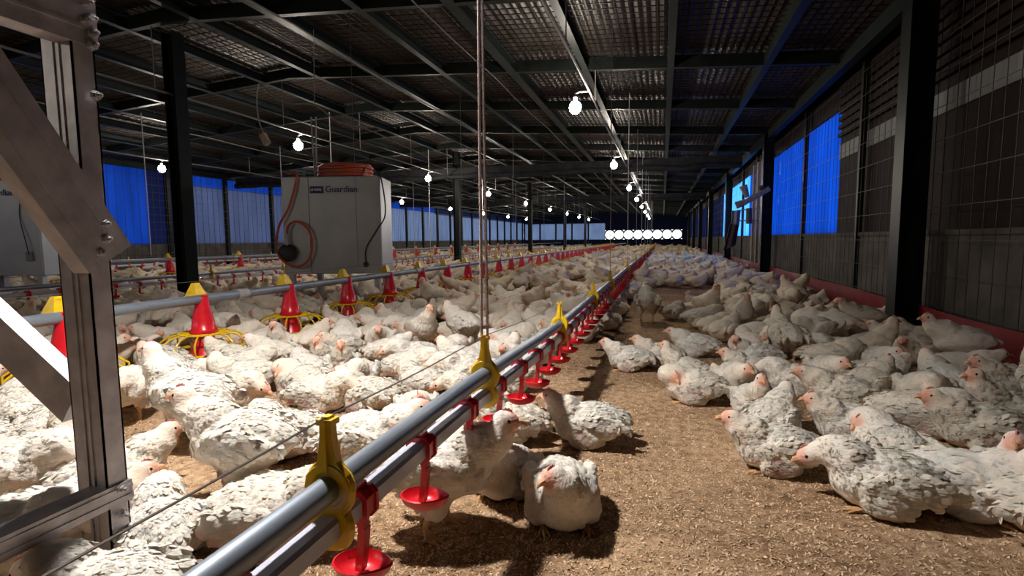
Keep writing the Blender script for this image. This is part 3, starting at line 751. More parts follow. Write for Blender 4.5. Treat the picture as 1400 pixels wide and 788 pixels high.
put_bar('motor', aty(1024, 285, 11.0), aty(1024, 306, 11.0), .055, .055, M['darkgrey'], e, base)
MB().ball(aty(1041, 257, 11.0) - base, .05).obj('hub', M['darkgrey'], e)
tag(e, 'small wooden-bladed fan on an arm at the second right-hand post', 'fan')
def drape(quad, y, m, name, label):
    b = MB(); P = []; n = 8
    pts = [np.array(aty(x, yy, y)) for x, yy in quad]; org = pts[0]
    for s in (0, .07):
        for j in range(n):
            for i in range(n):
                u, v = i / (n - 1), j / (n - 1)
                q = (pts[0] * (1 - u) + pts[1] * u) * (1 - v) + (pts[3] * (1 - u) + pts[2] * u) * v - org
                q = q + np.array([0, s + .04 * math.sin(u * 9), 0]); P.append(q)
    F = []
    for s in (0, 1):
        for j in range(n - 1):
            for i in range(n - 1):
                a = s * n * n + j * n + i; F.append((a, a + 1, a + n + 1, a + n))
    rim = [i for i in range(n)] + [j * n + n - 1 for j in range(1, n)] + [(n - 1) * n + i for i in range(n - 2, -1, -1)] + [j * n for j in range(n - 2, 0, -1)]
    for a, c in zip(rim, rim[1:] + rim[:1]): F.append((a, c, c + n * n, a + n * n))
    o = b.add(P, F).obj(name, m, None, True, loc=org); MB().tube([(pts[1] - org) * .6 + np.array([0, .04, 0]), np.array([XR + .02 - org[0], .04, .05])], .012, 6).obj('peg', M['wood'], o); return tag(o, label, 'clothing')
drape(((999, 305), (1012, 300), (1006, 335), (989, 343)), 13.2, M['cloth'], 'hanging_jacket', 'dark brown jacket hung on the right wall beneath the fan')
drape(((1001, 288), (1013, 288), (1011, 308), (1000, 306)), 13.0, M['greycloth'], 'hanging_cloth', 'grey cloth hung above the dark jacket on the right wall')

# ------------------------------------------------------------------ chickens
def ell(P, c, r, pitch=0, yaw=0):
    q = P - np.array(c)
    cy, sy = math.cos(-yaw), math.sin(-yaw)
    x = q[..., 0] * cy - q[..., 1] * sy; y = q[..., 0] * sy + q[..., 1] * cy; z = q[..., 2]
    cp, sp = math.cos(-pitch), math.sin(-pitch)     # positive pitch lifts +x end
    x2 = x * cp - z * sp; z2 = x * sp + z * cp
    a = np.stack([x2 / r[0], y / r[1], z2 / r[2]], -1)
    k0 = np.linalg.norm(a, axis=-1); k1 = np.linalg.norm(a / np.array(r), axis=-1) + 1e-9
    return k0 * (k0 - 1) / k1
def smin(a, b, k):
    h = np.clip(.5 + .5 * (b - a) / k, 0, 1); return b + (a - b) * h - k * h * (1 - h)

def pose_prims(pose):
    """returns list of ellipsoids (centre, radii, pitch, yaw, smooth), head centre, head yaw, head pitch, standing, body lift"""
    p = pose; st = p.get('stand', 0); L = .125 if st else 0.0; pt = p.get('pitch', .12 if st else .03)
    cb = np.array([0, 0, .100 + L])
    def B(x, y, z):      # body coords rotate with pitch
        c, s = math.cos(pt), math.sin(pt); return cb + np.array([x * c - z * s, y, x * s + z * c])
    wd = p.get('wide', 1.0)
    E = [(B(0, 0, 0), (.138, .121 * wd, .100), pt, 0, .0),
         (B(.085, 0, -.008), (.082, .098 * wd, .085), pt, 0, .03),
         (B(-.085, 0, .012), (.082, .090 * wd, .070), pt + .1, 0, .03),
         (B(-.155, 0, .036), (.050, .046, .024), pt + .45, 0, .03)]
    for s in (-1, 1):
        E.append((B(-.02, s * .108 * wd, .012), (.118, .022, .058), pt - .12, -s * .08, .012))
        E.append((B(-.115, s * .085 * wd, .018), (.070, .016, .034), pt + .02, -s * .22, .012))
        if st: E.append((np.array([-.01, s * .062, .150]), (.052, .042, .075), .25, 0, .03))
        else: E.append((np.array([.015, s * .092 * wd, .045]), (.078, .040, .047), 0, 0, .022))
    n0 = B(.105, 0, .045); H = np.array(p['head'])
    H = np.array([H[0], H[1], H[2] + L * p.get('hl', 1)])
    b1 = np.array(p.get('bend', (.03, 0, 0)))
    for t in np.linspace(0, 1, 6):
        c = n0 * (1 - t) + H * t + b1 * 4 * t * (1 - t); r = .050 * (1 - t) ** 1.3 + .029
        if t == 1: r = .031
        E.append((c, (r, r, r), 0, 0, .016))
    hy, hp = p.get('hyaw', 0), p.get('hpitch', 0)
    f = np.array([math.cos(hy) * math.cos(hp), math.sin(hy) * math.cos(hp), math.sin(hp)])
    E.append((H + f * .006, (.042, .031, .034), hp, hy, .012))
    E.append((H + f * .032 - np.array([0, 0, .006]), (.019, .016, .017), hp, hy, .010))
    return E, H, hy, hp, st, L

def sdf(P, E):
    d = None
    for c, r, pi_, ya, k in E:
        e_ = ell(P, c, r, pi_, ya); d = e_ if d is None else smin(d, e_, max(k, 1e-4))
    return d
def surface_net(E, vox):
    lo = np.array([-.27, -.19, -.02]); hi = np.array([.36, .19, .46])
    n = np.ceil((hi - lo) / vox).astype(int) + 1
    g = np.stack(np.meshgrid(*[lo[i] + vox * np.arange(n[i]) for i in range(3)], indexing='ij'), -1)
    d = sdf(g, E)
    d = np.maximum(d, (.004 - g[..., 2]))         # flat bottom on the litter
    s = d < 0
    nx, ny, nz = n - 1
    acc = np.zeros((nx, ny, nz, 3)); cnt = np.zeros((nx, ny, nz))
    cor = [(i, j, k) for i in (0, 1) for j in (0, 1) for k in (0, 1)]
    sl = lambda o: (slice(o[0], o[0] + nx), slice(o[1], o[1] + ny), slice(o[2], o[2] + nz))
    for a in cor:
        for ax in range(3):
            if a[ax]: continue
            b_ = list(a); b_[ax] = 1
            da, db = d[sl(a)], d[sl(b_)]; m = (da < 0) != (db < 0)
            t = np.where(m, da / np.where(np.abs(da - db) < 1e-12, 1, da - db), 0)
            base = np.array(a, float)
            pos = np.broadcast_to(base, acc.shape).copy(); pos[..., ax] += t
            acc += pos * m[..., None]; cnt += m
    act = cnt > 0
    idx = -np.ones((nx, ny, nz), int); idx[act] = np.arange(act.sum())
    ijk = np.argwhere(act)
    V = lo + vox * (ijk + acc[act] / cnt[act][:, None])
    F = []
    for ax in range(3):
        u, v = (ax + 1) % 3, (ax + 2) % 3
        a_ = [slice(None)] * 3; b_ = [slice(None)] * 3
        a_[ax] = slice(0, -1); b_[ax] = slice(1, None)
        ch = s[tuple(a_)] != s[tuple(b_)]
        q = np.argwhere(ch); q = q[(q[:, u] > 0) & (q[:, v] > 0) & (q[:, u] < n[u] - 1) & (q[:, v] < n[v] - 1)]
        ins = s[tuple(q.T)]
        def cell(du, dv):
            w = q.copy(); w[:, u] += du; w[:, v] += dv; return idx[tuple(w.T)]
        f = np.stack([cell(-1, -1), cell(0, -1), cell(0, 0), cell(-1, 0)], 1)
        f[~ins] = f[~ins][:, ::-1]
        F.append(f)
    F = np.concatenate(F); F = F[(F >= 0).all(1)]
    return V, F
def n3(P, s, o): return np.array([noise.noise(Vector((p[0] * s + o, p[1] * s, p[2] * s))) for p in P])

def tint_of(V, H, hy, hp, st, L, seed, fine=True):
    f = np.array([math.cos(hy) * math.cos(hp), math.sin(hy) * math.cos(hp), math.sin(hp)])
    white = np.array([.80, .765, .72]); C = np.tile(white, (len(V), 1))
    def mix(m, col): 
        nonlocal C
        m = np.clip(m, 0, 1)[:, None]; C = C * (1 - m) + np.array(col) * m
    cr = (n3(V, 9, seed) + .2); mix(.45 * np.clip(cr, 0, 1), (.80, .71, .58))        # cream feathers
    # bare pink skin on the flank and wing, irregular
    z = V[:, 2] - L; y = np.abs(V[:, 1])
    pk = np.clip((n3(V, 13, seed + 40) - .18) * 5, 0, 1) * np.clip((y - .07) * 30, 0, 1) * np.clip((.15 - z) * 20, 0, 1) * np.clip((.10 - V[:, 0]) * 12, 0, 1)
    mix(.70 * pk, (.60, .32, .32))
    dirt = np.clip((.055 - z) * 22, 0, 1) * np.clip(n3(V, 16, seed + 9) + .55, 0, 1); mix(.5 * dirt * (1 if not st else .5), (.42, .31, .21))
    d = V - (H + f * .020); dd = np.linalg.norm(d, axis=1); fw = (d @ f)
    mix(np.clip((.056 - dd) * 40, 0, 1) * np.clip(.55 + fw * 30, .15, .9), (.74, .40, .32))
    dn = np.linalg.norm(V - (H * .6 + np.array([.105, 0, .14 + L]) * .4), axis=1)
    mix(.28 * np.clip((.07 - dn) * 20, 0, 1) * np.clip(n3(V, 20, seed + 3) + .5, 0, 1), (.72, .46, .40))
    return C

def set_tint(me, C):
    a = me.attributes.new('tint', 'FLOAT_COLOR', 'POINT')
    a.data.foreach_set('color', np.concatenate([C, np.ones((len(C), 1))], 1).astype(np.float32).ravel())
def np_mesh(name, V, F, mats, smooth=True):
    me = bpy.data.meshes.new(name)
    me.vertices.add(len(V)); me.vertices.foreach_set('co', np.asarray(V, np.float32).ravel())
    k = F.shape[1]; me.loops.add(F.size); me.loops.foreach_set('vertex_index', F.astype(np.int32).ravel())
    me.polygons.add(len(F)); me.polygons.foreach_set('loop_start', np.arange(0, F.size, k, dtype=np.int32))
    try: me.polygons.foreach_set('loop_total', np.full(len(F), k, np.int32))
    except Exception: pass
    me.polygons.foreach_set('use_smooth', np.full(len(F), smooth))
    for m in mats: me.materials.append(m)
    me.update(calc_edges=True); return me

def face_normals(V, F):
    a, b, c, d = (V[F[:, i]] for i in range(4)); n = np.cross(c - a, d - b); A = np.linalg.norm(n, axis=1) * .5
    return n / (2 * A[:, None] + 1e-12), A

def plumage(V, F, C, H, st, L, seed, count=1500):
    r = np.random.default_rng(seed); N, A = face_normals(V, F); cen = V[F].mean(1)
    w = A.copy()
    dh = np.linalg.norm(cen - H, axis=1)
    w[dh < .056] = 0; w[N[:, 2] < -.35] = 0; w[cen[:, 2] < .012 + L * .5] = 0
    sel = r.choice(len(F), count, p=w / w.sum())
    vs, fs, cs, ns = [], [], [], []
    col = C[F].mean(1)
    for q, i in enumerate(sel):
        p, n = cen[i], N[i]
        neck = dh[i] < .115
        bd = np.array([-1, 0, -.28]) if not neck else np.array([-.45, 0, -1.0])
        bd = bd + r.normal(0, .16, 3); t = bd - n * (bd @ n); ln = np.linalg.norm(t)
        if ln < .15: continue
        t /= ln; sd = np.cross(n, t)
        wing = abs(p[1]) > .085 and .04 < p[2] - L < .17
        ln_ = r.uniform(.015, .027) * (1.55 if wing and p[0] < .02 else 1) * (.6 if neck else 1); wd = ln_ * r.uniform(.30, .42)
        lift = r.uniform(.0002, .0015)
        base = p - n * .003; mid = p + t * ln_ * .55 + n * lift * .9; tip = p + t * ln_ + n * lift * .7
        k = len(vs) 
        vs += [base - sd * wd * .35, base + sd * wd * .35, mid - sd * wd, mid + sd * wd, mid + n * wd * .22, tip - sd * wd * .35, tip + sd * wd * .35]
        fs += [(k + 2, k + 4, k + 1, k), (k + 4, k + 3, k + 1), (k + 5, k + 6, k + 4, k + 2), (k + 6, k + 3, k + 4)]
        c = col[i] * r.uniform(.93, 1.05); cs += [c * .97] * 2 + [c] * 5
        nn = n * 1.0 + t * .18
        ns += [nn - sd * .16, nn + sd * .16, nn - sd * .2, nn + sd * .2, nn, nn - sd * .12 + t * .1, nn + sd * .12 + t * .1]
    # tail fan
    me = bpy.data.meshes.new('plumage'); me.from_pydata([tuple(v) for v in vs], [], fs)
    me.materials.append(M['plume']); me.polygons.foreach_set('use_smooth', [True] * len(fs))
    set_tint(me, np.clip(np.array(cs), 0, 1))
    ns = np.array(ns); ns /= np.linalg.norm(ns, axis=1)[:, None]
    me.update()
    try: me.normals_split_custom_set_from_vertices([tuple(v) for v in ns])
    except Exception: pass
    return me

POSES = dict(
    sit=dict(head=(.190, 0, .222), bend=(.02, 0, 0)),
    sit2=dict(head=(.200, .02, .208), bend=(.012, 0, 0), hyaw=.35, wide=1.04),
    sit_left=dict(head=(.165, .045, .232), bend=(.03, 0, 0), hyaw=1.0, hpitch=-.1),
    sit_right=dict(head=(.165, -.045, .232), bend=(.03, 0, 0), hyaw=-1.0, hpitch=-.1),
    tall=dict(head=(.160, 0, .280), bend=(.022, 0, 0), pitch=.16),
    low=dict(head=(.222, -.015, .150), bend=(.0, 0, .03), hpitch=-.35, wide=1.06),
    tuck=dict(head=(.120, .055, .165), bend=(.05, 0, .01), hyaw=2.0, hpitch=-.3, wide=1.05),
    stand=dict(stand=1, head=(.205, 0, .245), bend=(.03, 0, -.01)),
    stand_up=dict(stand=1, head=(.170, 0, .285), bend=(.025, 0, 0), pitch=.22),
    peck=dict(stand=1, head=(.225, 0, .110), bend=(.05, 0, .02), hpitch=-.7, pitch=-.12),
)
LODS = {}
def leg_mesh():
    b = MB()
    b.tube([(0, 0, .125), (.006, 0, .10), (-.010, 0, .055), (-.002, 0, .012)], [.016, .013, .009, .010], 7)
    for a, L in ((0, .052), (.5, .046), (-.5, .046), (PI, .022)):
        b.tube([(0, 0, .012), (L * .5 * math.cos(a), L * .5 * math.sin(a), .010), (L * math.cos(a), L * math.sin(a), .004)], [.009, .0065, .003], 6)
    return b.mesh('leg', M['leg'], True)
def foot_mesh():
    b = MB()
    b.tube([(-.06, 0, .012), (0, 0, .012)], [.010, .009], 6)
    for a, L in ((0, .055), (.45, .048), (-.45, .048)):
        b.tube([(0, 0, .012), (L * .5 * math.cos(a), L * .5 * math.sin(a), .010), (L * math.cos(a), L * math.sin(a), .005)], [.009, .0065, .003], 6)
    return b.mesh('foot', M['leg'], True)
beak_me = MB().tube([(0, 0, 0), (.013, 0, .001), (.023, 0, -.004), (.029, 0, -.011)], [.014, .011, .0065, .0015], 8).mesh('beak', M['beak'], True)
eye_me = MB().ball((0, 0, 0), (.0066, .0036, .0066), 8, 6).mesh('eye', M['eye'], True)
b = MB(); cp = [(-.016, 0), (-.015, .008), (-.010, .007), (-.006, .013), (-.001, .009), (.005, .012), (.009, .006), (.014, .006), (.016, 0)]
b.prism(cp, (0, -.0025, 0), (0, .0025, 0)); comb_me = b.mesh('comb', M['comb'])
LEG, FOOT = leg_mesh(), foot_mesh()

for pi_, (nm, pz) in enumerate(POSES.items()):
    E, H, hy, hp, st, L = pose_prims(pz)
    V, F = surface_net(E, .0085)
    N = n3(V, 28, pi_ * 7.0); N2 = n3(V * np.array([.6, 1.3, 1.3]), 60, pi_ * 3.0)
    fn, A = face_normals(V, F); vn = np.zeros_like(V)
    for i in range(4): np.add.at(vn, F[:, i], fn)
    vn /= np.linalg.norm(vn, axis=1)[:, None] + 1e-9
    keep = np.clip((np.linalg.norm(V - H, axis=1) - .035) * 30, 0, 1)
    C = tint_of(V, H, hy, hp, st, L, pi_ * 5.3)
    Vd = V + vn * (keep * (.0055 * N + .0030 * N2))[:, None]
    me = np_mesh('broiler_chicken', Vd, F, [M['plume']]); set_tint(me, C)
    pl = plumage(Vd, F, C, H, st, L, pi_ + 3)
    V2, F2 = surface_net(E, .021); C2 = tint_of(V2, H, hy, hp, st, L, pi_ * 5.3)
    V3, F3 = surface_net(E, .042); C3 = tint_of(V3, H, hy, hp, st, L, pi_ * 5.3)
    V2 = V2 + (V2 - np.array([0, 0, V2[:, 2].mean()])) * (.09 * n3(V2, 22, pi_ * 2.0) + .05 * n3(V2, 45, pi_))[:, None]; V2[:, 2] = np.maximum(V2[:, 2], 0)
    LODS[nm] = dict(me=me, pl=pl, H=H, hy=hy, hp=hp, st=st, L=L, m2=(V2, F2, C2), m3=(V3, F3, C3))

def chicken(pose, loc, heading, scale, label, group=None, full=True):
    D = LODS[pose]
    o = link('broiler_chicken', D['me'], None, loc, heading, scale)
    tag(o, label, 'chicken', group)
    H, hy, hp = D['H'], D['hy'], D['hp']
    Rm = Matrix.Rotation(hy, 4, 'Z') @ Matrix.Rotation(-hp, 4, 'Y')
    T = Matrix.Translation(Vector(H)) @ Rm
    def part(name, me, loc): 
        c = link(name, me, o); c.matrix_local = T @ Matrix.Translation(loc); return c
    part('beak', beak_me, (.044, 0, -.004))
    for s in (-1, 1): part('eye', eye_me, (.018, s * .0285, .008))
    part('comb', comb_me, (.012, 0, .031))
    if full: link('plumage', D['pl'], o)['kind'] = 'stuff'
    if D['st']:
        for s in (-1, 1): link('leg', LEG, o, (-.002 + s * .022, s * .058, 0))
    elif full:
        for s in (-1, 1): link('foot', FOOT, o, (.085, s * .075, 0))
    return o

R_ = math.radians
# hand-placed birds: (base pixel x, y, heading deg: 0 = facing right wall, 180 = left, -90 = viewer), pose, scale, label
HAND = [
 (768, 706, -72, 'sit_right', .86, 'plump white chicken sitting on bare litter beside the drinker cups, facing the viewer'),
 (806, 604, 184, 'sit', .86, 'white chicken sitting alone with its head in the pipe shadow'),
 (602, 728, 12, 'stand', .92, 'standing chicken under the drinker pipe, its breast behind the red cups'),
 (692, 672, -95, 'tall', .80, 'chicken sitting upright with raised head beside the standing bird under the pipe'),
 (702, 600, 195, 'low', .80, 'chicken sitting behind a red cup, rump toward the open litter'),
 (1062, 640, 184, 'sit', .84, 'white chicken sitting at the edge of the right flock with a pink wing patch'),
 (1163, 603, 186, 'sit', .80, 'sitting chicken with yellow feet showing, behind the bird at the flock edge'),
 (1208, 692, 176, 'low', .92, 'largest white chicken lying in the right foreground, facing left'),
 (1312, 694, -18, 'sit_right', .92, 'white chicken beside the largest right foreground bird, facing right'),
 (1384, 682, -120, 'tall', .84, 'chicken facing the viewer at the right edge, head raised'),
 (1462, 745, -15, 'low', .95, 'chicken cut off by the right edge, only its tail showing'),
 (1028, 564, -82, 'tall', .72, 'small chicken facing the viewer at the edge of the litter, right of centre'),
 (948, 548, 182, 'tuck', .86, 'round white chicken lying on the litter in the middle, dark patch on its back'),
 (938, 522, 165, 'tall', .76, 'chicken with raised head just behind the round white one in the middle'),
 (861, 505, 182, 'sit', .80, 'leftmost of the white chickens sitting in a row beyond the bare litter'),
 (903, 500, 178, 'sit', .80, 'second of the white chickens in the row beyond the bare litter'),
 (950, 486, 172, 'sit2', .84, 'third of the white chickens in the row beyond the bare litter'),
 (884, 440, 95, 'stand', 1.0, 'standing chicken seen from behind in the dim aisle beside the drinker line'),
 (920, 436, 60, 'low', .8, 'dim chicken sitting right of the standing one in the aisle'),
 (960, 447, 20, 'low', .95, 'long grey-looking chicken lying in the dim aisle'),
 (957, 428, 168, 'tall', .8, 'dim chicken with raised dark head at the edge of the aisle gap'),
 (1090, 540, 170, 'low', .86, 'chicken lying behind the small viewer-facing bird on the right'),
 (1028, 522, 186, 'sit', .80, 'chicken at the left edge of the right flock, second row'),
 (1150, 560, 172, 'sit2', .88, 'chicken in the right flock with its orange beak turned left'),
 (1250, 590, -8, 'low', .90, 'chicken with orange feet lying in the middle of the right flock, facing right'),
 (1340, 612, 182, 'sit', .92, 'chicken at the right side looking left over the foreground birds'),
 (1215, 640, 100, 'tuck', .86, 'chicken with upright tail wedged behind the largest right foreground bird'),
 (1012, 455, -80, 'stand_up', .84, 'chicken standing at the inner edge of the right flock with purplish breast'),
 (1085, 412, 30, 'stand_up', .82, 'chicken standing tall above the right flock near the red strip'),
 (262, 606, 184, 'stand_up', .98, 'tall standing chicken right behind the steel stand, facing left'),
 (338, 686, 190, 'stand', .96, 'big ruffled chicken walking left in the left foreground'),
 (378, 742, 14, 'low', .98, 'big white chicken with its rump to the viewer, beside the drinker pipe'),
 (198, 716, -6, 'low', .76, 'small chicken at the foot of the steel stand, head to the right'),
 (226, 762, 150, 'low', .80, 'chicken lying behind the bottom left bird, beside the stand foot'),
 (150, 868, 190, 'low', .88, 'chicken at the bottom edge in front of the stand foot'),
 (30, 588, 150, 'low', .95, 'chicken left of the stand post, rump to the viewer'),
 (40, 672, 10, 'low', .98, 'big cream chicken behind the stand, above the bottom beam'),
 (112, 622, 170, 'sit', .78, 'chicken pressed against the stand post, head lowered'),
 (40, 775, 12, 'low', .98, 'shaded chicken under the bottom beam of the stand'),
 (110, 752, 60, 'sit', .82, 'shaded chicken behind the foot of the stand'),
 (505, 634, 14, 'sit', 1.02, 'long white chicken lying behind the drinker pipe, head to the right'),
 (392, 622, 172, 'low', .92, 'chicken with a red bare patch behind the walking bird'),
 (216, 505, 185, 'sit', .86, 'chicken at the nearest feeder, left side, facing left'),
 (316, 506, 180, 'sit', .88, 'chicken in front of the nearest feeder, facing left'),
 (374, 500, 178, 'sit2', .92, 'fluffy chicken right of the nearest feeder, facing left'),
 (260, 535, 4, 'sit', .86, 'chicken with head raised behind the tall standing bird'),
 (322, 560, -5, 'low', .92, 'pale chicken lying behind the walking bird, head to the right'),
 (445, 505, -75, 'tall', .80, 'left of two chickens sitting upright, heads raised, beyond the feeders gap'),
 (470, 515, -60, 'tall', .84, 'right of two chickens sitting upright with heads raised'),
 (420, 520, 150, 'low', .82, 'chicken lying left of the two upright birds'),
 (440, 560, 5, 'low', .90, 'chicken with lowered orange head in the middle of the left flock'),
 (505, 560, 178, 'sit', .86, 'chicken looking left beside the upright pair'),
 (560, 520, 10, 'low', .9, 'chicken with spread wing feathers in the left flock'),
 (625, 490, -70, 'tuck', .86, 'chicken with its head turned down near the thick rope'),
]
LITTER = [[(380, 820), (560, 730), (690, 640), (690, 545), (760, 500), (830, 450), (850, 420), (890, 395), (930, 440), (1010, 475), (985, 570), (1000, 590), (1110, 645), (1120, 705), (1290, 725), (1420, 715), (1800, 715), (1800, 9000), (300, 9000)],
          [(868, 395), (985, 392), (1000, 425), (890, 432)],
          [(690, 398), (760, 392), (800, 376), (812, 392), (770, 414), (705, 418)],
          [(172, 620), (250, 610), (262, 655), (205, 680), (172, 668)], [(225, 690), (275, 690), (275, 770), (225, 740)]]
def inside(px, py, poly):
    r = False; n = len(poly)
    for i in range(n):
        (x1, y1), (x2, y2) = poly[i], poly[(i + 1) % n]
        if (y1 > py) != (y2 > py) and px < (x2 - x1) * (py - y1) / (y2 - y1) + x1: r = not r
    return r
placed = []      # (x, y)
for px, py, hd, pose, s, lab in HAND:
    p = atz(px, py, 0)
    chicken(pose, (p[0], p[1], -.004), R_(hd), s, lab)
    placed.append((p[0], p[1], .19 * s / .85))
NHAND = len(HAND)
obst = [(XA, y) for y in [2.08, 2.98] + [3.9 + .885 * k for k in range(38)]]
obst2 = [(-5.75, 5.25), (-5.75, 14.4), (-5.75, 23.2), (1.98, 5.2), (1.98, 11.6), (1.98, 18), (xl / 2 + XF / 2, yN / 2 + yF / 2)]
grid = {}
def key(x, y): return (int(x // .5), int(y // .5))
for q in placed: grid.setdefault(key(q[0], q[1]), []).append(q)
def free(x, y, r):
    kx, ky = key(x, y)
    for i in (-1, 0, 1):
        for j in (-1, 0, 1):
            for (a, b_, c) in grid.get((kx + i, ky + j), ()):
                if (a - x) ** 2 + (b_ - y) ** 2 < (r + c) ** 2 * .80: return False
    return True
for ox, oy in obst: grid.setdefault(key(ox, oy), []).append((ox, oy, .34 if oy < 9 else .22))
for ox, oy in obst2: grid.setdefault(key(ox, oy), []).append((ox, oy, .12))
crowd = []
HEAT = []
for hpx in (387, -77):
    hp_ = depth_pt(hpx + 66, 318, 7.2); HEAT.append((hp_[0], hp_[1]))
def try_pt(x, y, r):
    if x < XL + .42 or x > XR - .26 or y < .25: return
    px, py = proj((x, y, 0))
    for pl in LITTER:
        if inside(px, py, pl): return
    if px < -260 or px > 1620 or py > 1100: return
    if x > -.75 and y < 1.25: return
    if x > -1.9 and y < .95: return
    for hx_, hy_ in HEAT:
        if math.hypot(x - hx_, y - hy_) < .72: return
    if y < 1.0 and x > -.9 and x < .9: return
    if math.hypot(x, y) < .75: return
    if -.68 < x < -.40 and y < 2.6: return
    if not free(x, y, r): return
    crowd.append((x, y)); grid.setdefault(key(x, y), []).append((x, y, r))
for _ in range(26000):
    y = rng.uniform(.3, 9); x = rng.uniform(XL + .2, XR - .2)
    if y < 9: try_pt(x, y, rng.uniform(.115, .145))
for _ in range(26000):
    y = rng.uniform(9, 22); x = rng.uniform(XL + .2, XR - .2); try_pt(x, y, rng.uniform(.135, .165))
for _ in range(16000):
    y = rng.uniform(22, 50); x = rng.uniform(XL + .2, XR - .2); try_pt(x, y, rng.uniform(.19, .22))
def vis(x, y):
    px, py = proj((x, y, .1)); return -60 < px < 1460 and py < 830
crowd.sort(key=lambda p: math.hypot(p[0], p[1]) + (0 if vis(*p) else 99))
NIND = 300 - NHAND
pn = list(POSES); pw = [.15, .14, .08, .08, .06, .22, .16, .05, .03, .03]
GR = {'R': 'chickens packed along the red strip on the right', 'M': 'chickens packed between the drinker line and the front feeders',
      'B': 'chickens beyond the front feed line', 'L': 'chickens crowding around the steel stand'}
PT = dict(sit='sitting, head up', sit2='sitting, head half-turned', sit_left='sitting, head turned left', sit_right='sitting, head turned right', tall='sitting, neck stretched', low='lying, head lowered', tuck='lying, head tucked', stand='standing', stand_up='standing, head raised', peck='pecking')
LM = [((XA, 2.98), 'nearest front feeder'), ((XA, 3.9), 'feeder under the hose'), ((XA, 4.785), 'feeder under the heater'), ((XA, 5.67), 'feeder by the heater leg'),
      ((-.52, 1.51), 'thick rope'), ((-.52, 2.74), 'second yellow hanger'), ((-.52, 4.15), 'third yellow hanger'), ((1.98, 5.2), 'nearest right post'), ((-1.3, 1.0), 'steel stand'),
      ((-5.75, 5.25), 'nearest centre post'), ((XA, 2.08), 'feeder behind the stand')]
for idx, nm_ in ((7, 'largest right bird'), (11, 'small viewer-facing bird'), (12, 'round white bird'), (24, 'orange-footed bird'), (47, 'upright pair of birds'), (30, 'ruffled walking bird'), (27, 'purplish standing bird'), (40, 'long white lying bird'), (50, 'orange-headed bird')):
    LM.append(((placed[idx][0], placed[idx][1]), nm_))
def facing(x, y, hd):
    vx, vy = x / math.hypot(x, y), y / math.hypot(x, y)
    fx, fy = math.cos(hd), math.sin(hd); rgt = fx * vy - fy * vx; awy = fx * vx + fy * vy
    if abs(rgt) > abs(awy): return 'facing right' if rgt > 0 else 'facing left'
    return 'facing away' if awy > 0 else 'facing the viewer'
def relation(x, y):
    (lx, ly), nm_ = min(LM, key=lambda q: math.hypot(q[0][0] - x, q[0][1] - y))
    vx, vy = lx / math.hypot(lx, ly), ly / math.hypot(lx, ly); dx, dy = x - lx, y - ly
    rgt = dx * vy - dy * vx; awy = dx * vx + dy * vy
    return ('right of the ' if rgt > 0 else 'left of the ' ) + nm_ if abs(rgt) > abs(awy) else ('behind the ' if awy > 0 else 'in front of the ') + nm_
IND = []
for (x, y) in crowd[:NIND]:
    pose = random.choices(pn, pw)[0]
    s = random.uniform(.78, .95)
    zone = 'R' if x > -.45 else ('B' if x < XA else ('L' if y < 1.7 else 'M'))
    hd = random.uniform(0, 2 * PI) if random.random() < .45 else (PI + random.gauss(0, .5) if random.random() < .6 else random.gauss(0, .5))
    IND.append([x, y, pose, s, hd, GR[zone], ''])
# let neighbouring birds turn and shuffle apart so that they press together without running through each other
birds = [[q[0], q[1], q[4], q[3], True] for q in IND] + [[placed[i][0], placed[i][1], R_(h[2]), h[4], False] for i, h in enumerate(HAND)]
def circles(bd, hd=None):
    h = bd[2] if hd is None else hd
    return [(bd[0] + o * bd[3] * math.cos(h), bd[1] + o * bd[3] * math.sin(h), .112 * bd[3]) for o in (-.085, 0, .085)]
def clash(bd, others, hd=None):
    c = px_ = py_ = 0.0
    for a in circles(bd, hd):
        for b_ in others:
            dx, dy = a[0] - b_[0], a[1] - b_[1]; d2 = dx * dx + dy * dy; rr = a[2] + b_[2]
            if d2 < rr * rr:
                d = math.sqrt(d2) + 1e-6; c += rr - d; px_ += dx / d * (rr - d); py_ += dy / d * (rr - d)
    return c, px_, py_
for it in range(14):
    for bd in birds:
        if not bd[4]: continue
        near = [z for o2 in birds if o2 is not bd and abs(o2[0] - bd[0]) < .5 and abs(o2[1] - bd[1]) < .5 for z in circles(o2)]
        near += [(ox, oy, .25) for ox, oy in obst if abs(ox - bd[0]) < .6 and abs(oy - bd[1]) < .6]
        if it % 3 == 0:
            bd[2] = min([bd[2]] + [bd[2] + random.uniform(-1.5, 1.5) for _ in range(5)], key=lambda h: clash(bd, near, h)[0])
        c, ux_, uy_ = clash(bd, near)
        if c > 0:
            l = math.hypot(ux_, uy_); st_ = min(.03, l * .35) / (l + 1e-9); nx_, ny_ = bd[0] + ux_ * st_, bd[1] + uy_ * st_
            pp = proj((nx_, ny_, 0))
            if nx_ < XR - .27 and not any(inside(pp[0], pp[1], pl) for pl in LITTER) and not (nx_ > -1.9 and ny_ < .95): bd[0], bd[1] = nx_, ny_
for q, bd in zip(IND, birds):
    q[0], q[1], q[4] = bd[0], bd[1], bd[2]
    q[6] = 'chicken %s, %s, %s' % (PT[q[2]], facing(q[0], q[1], q[4]), relation(q[0], q[1]))
byl = {}
for q in IND: byl.setdefault(q[6], []).append(q)
for lab, qs in byl.items():
    qs.sort(key=lambda q: math.hypot(q[0], q[1]))
    if len(qs) == 2: qs[0][6] += ', nearer'; qs[1][6] += ', farther'
    elif len(qs) == 3: qs[0][6] += ', nearest'; qs[1][6] += ', middle'; qs[2][6] += ', farthest'
for x, y, pose, s, hd, g, lab in IND:
    chicken(pose, (x, y, -.004), hd, s, lab, g, full=math.hypot(x, y) < 4.2)
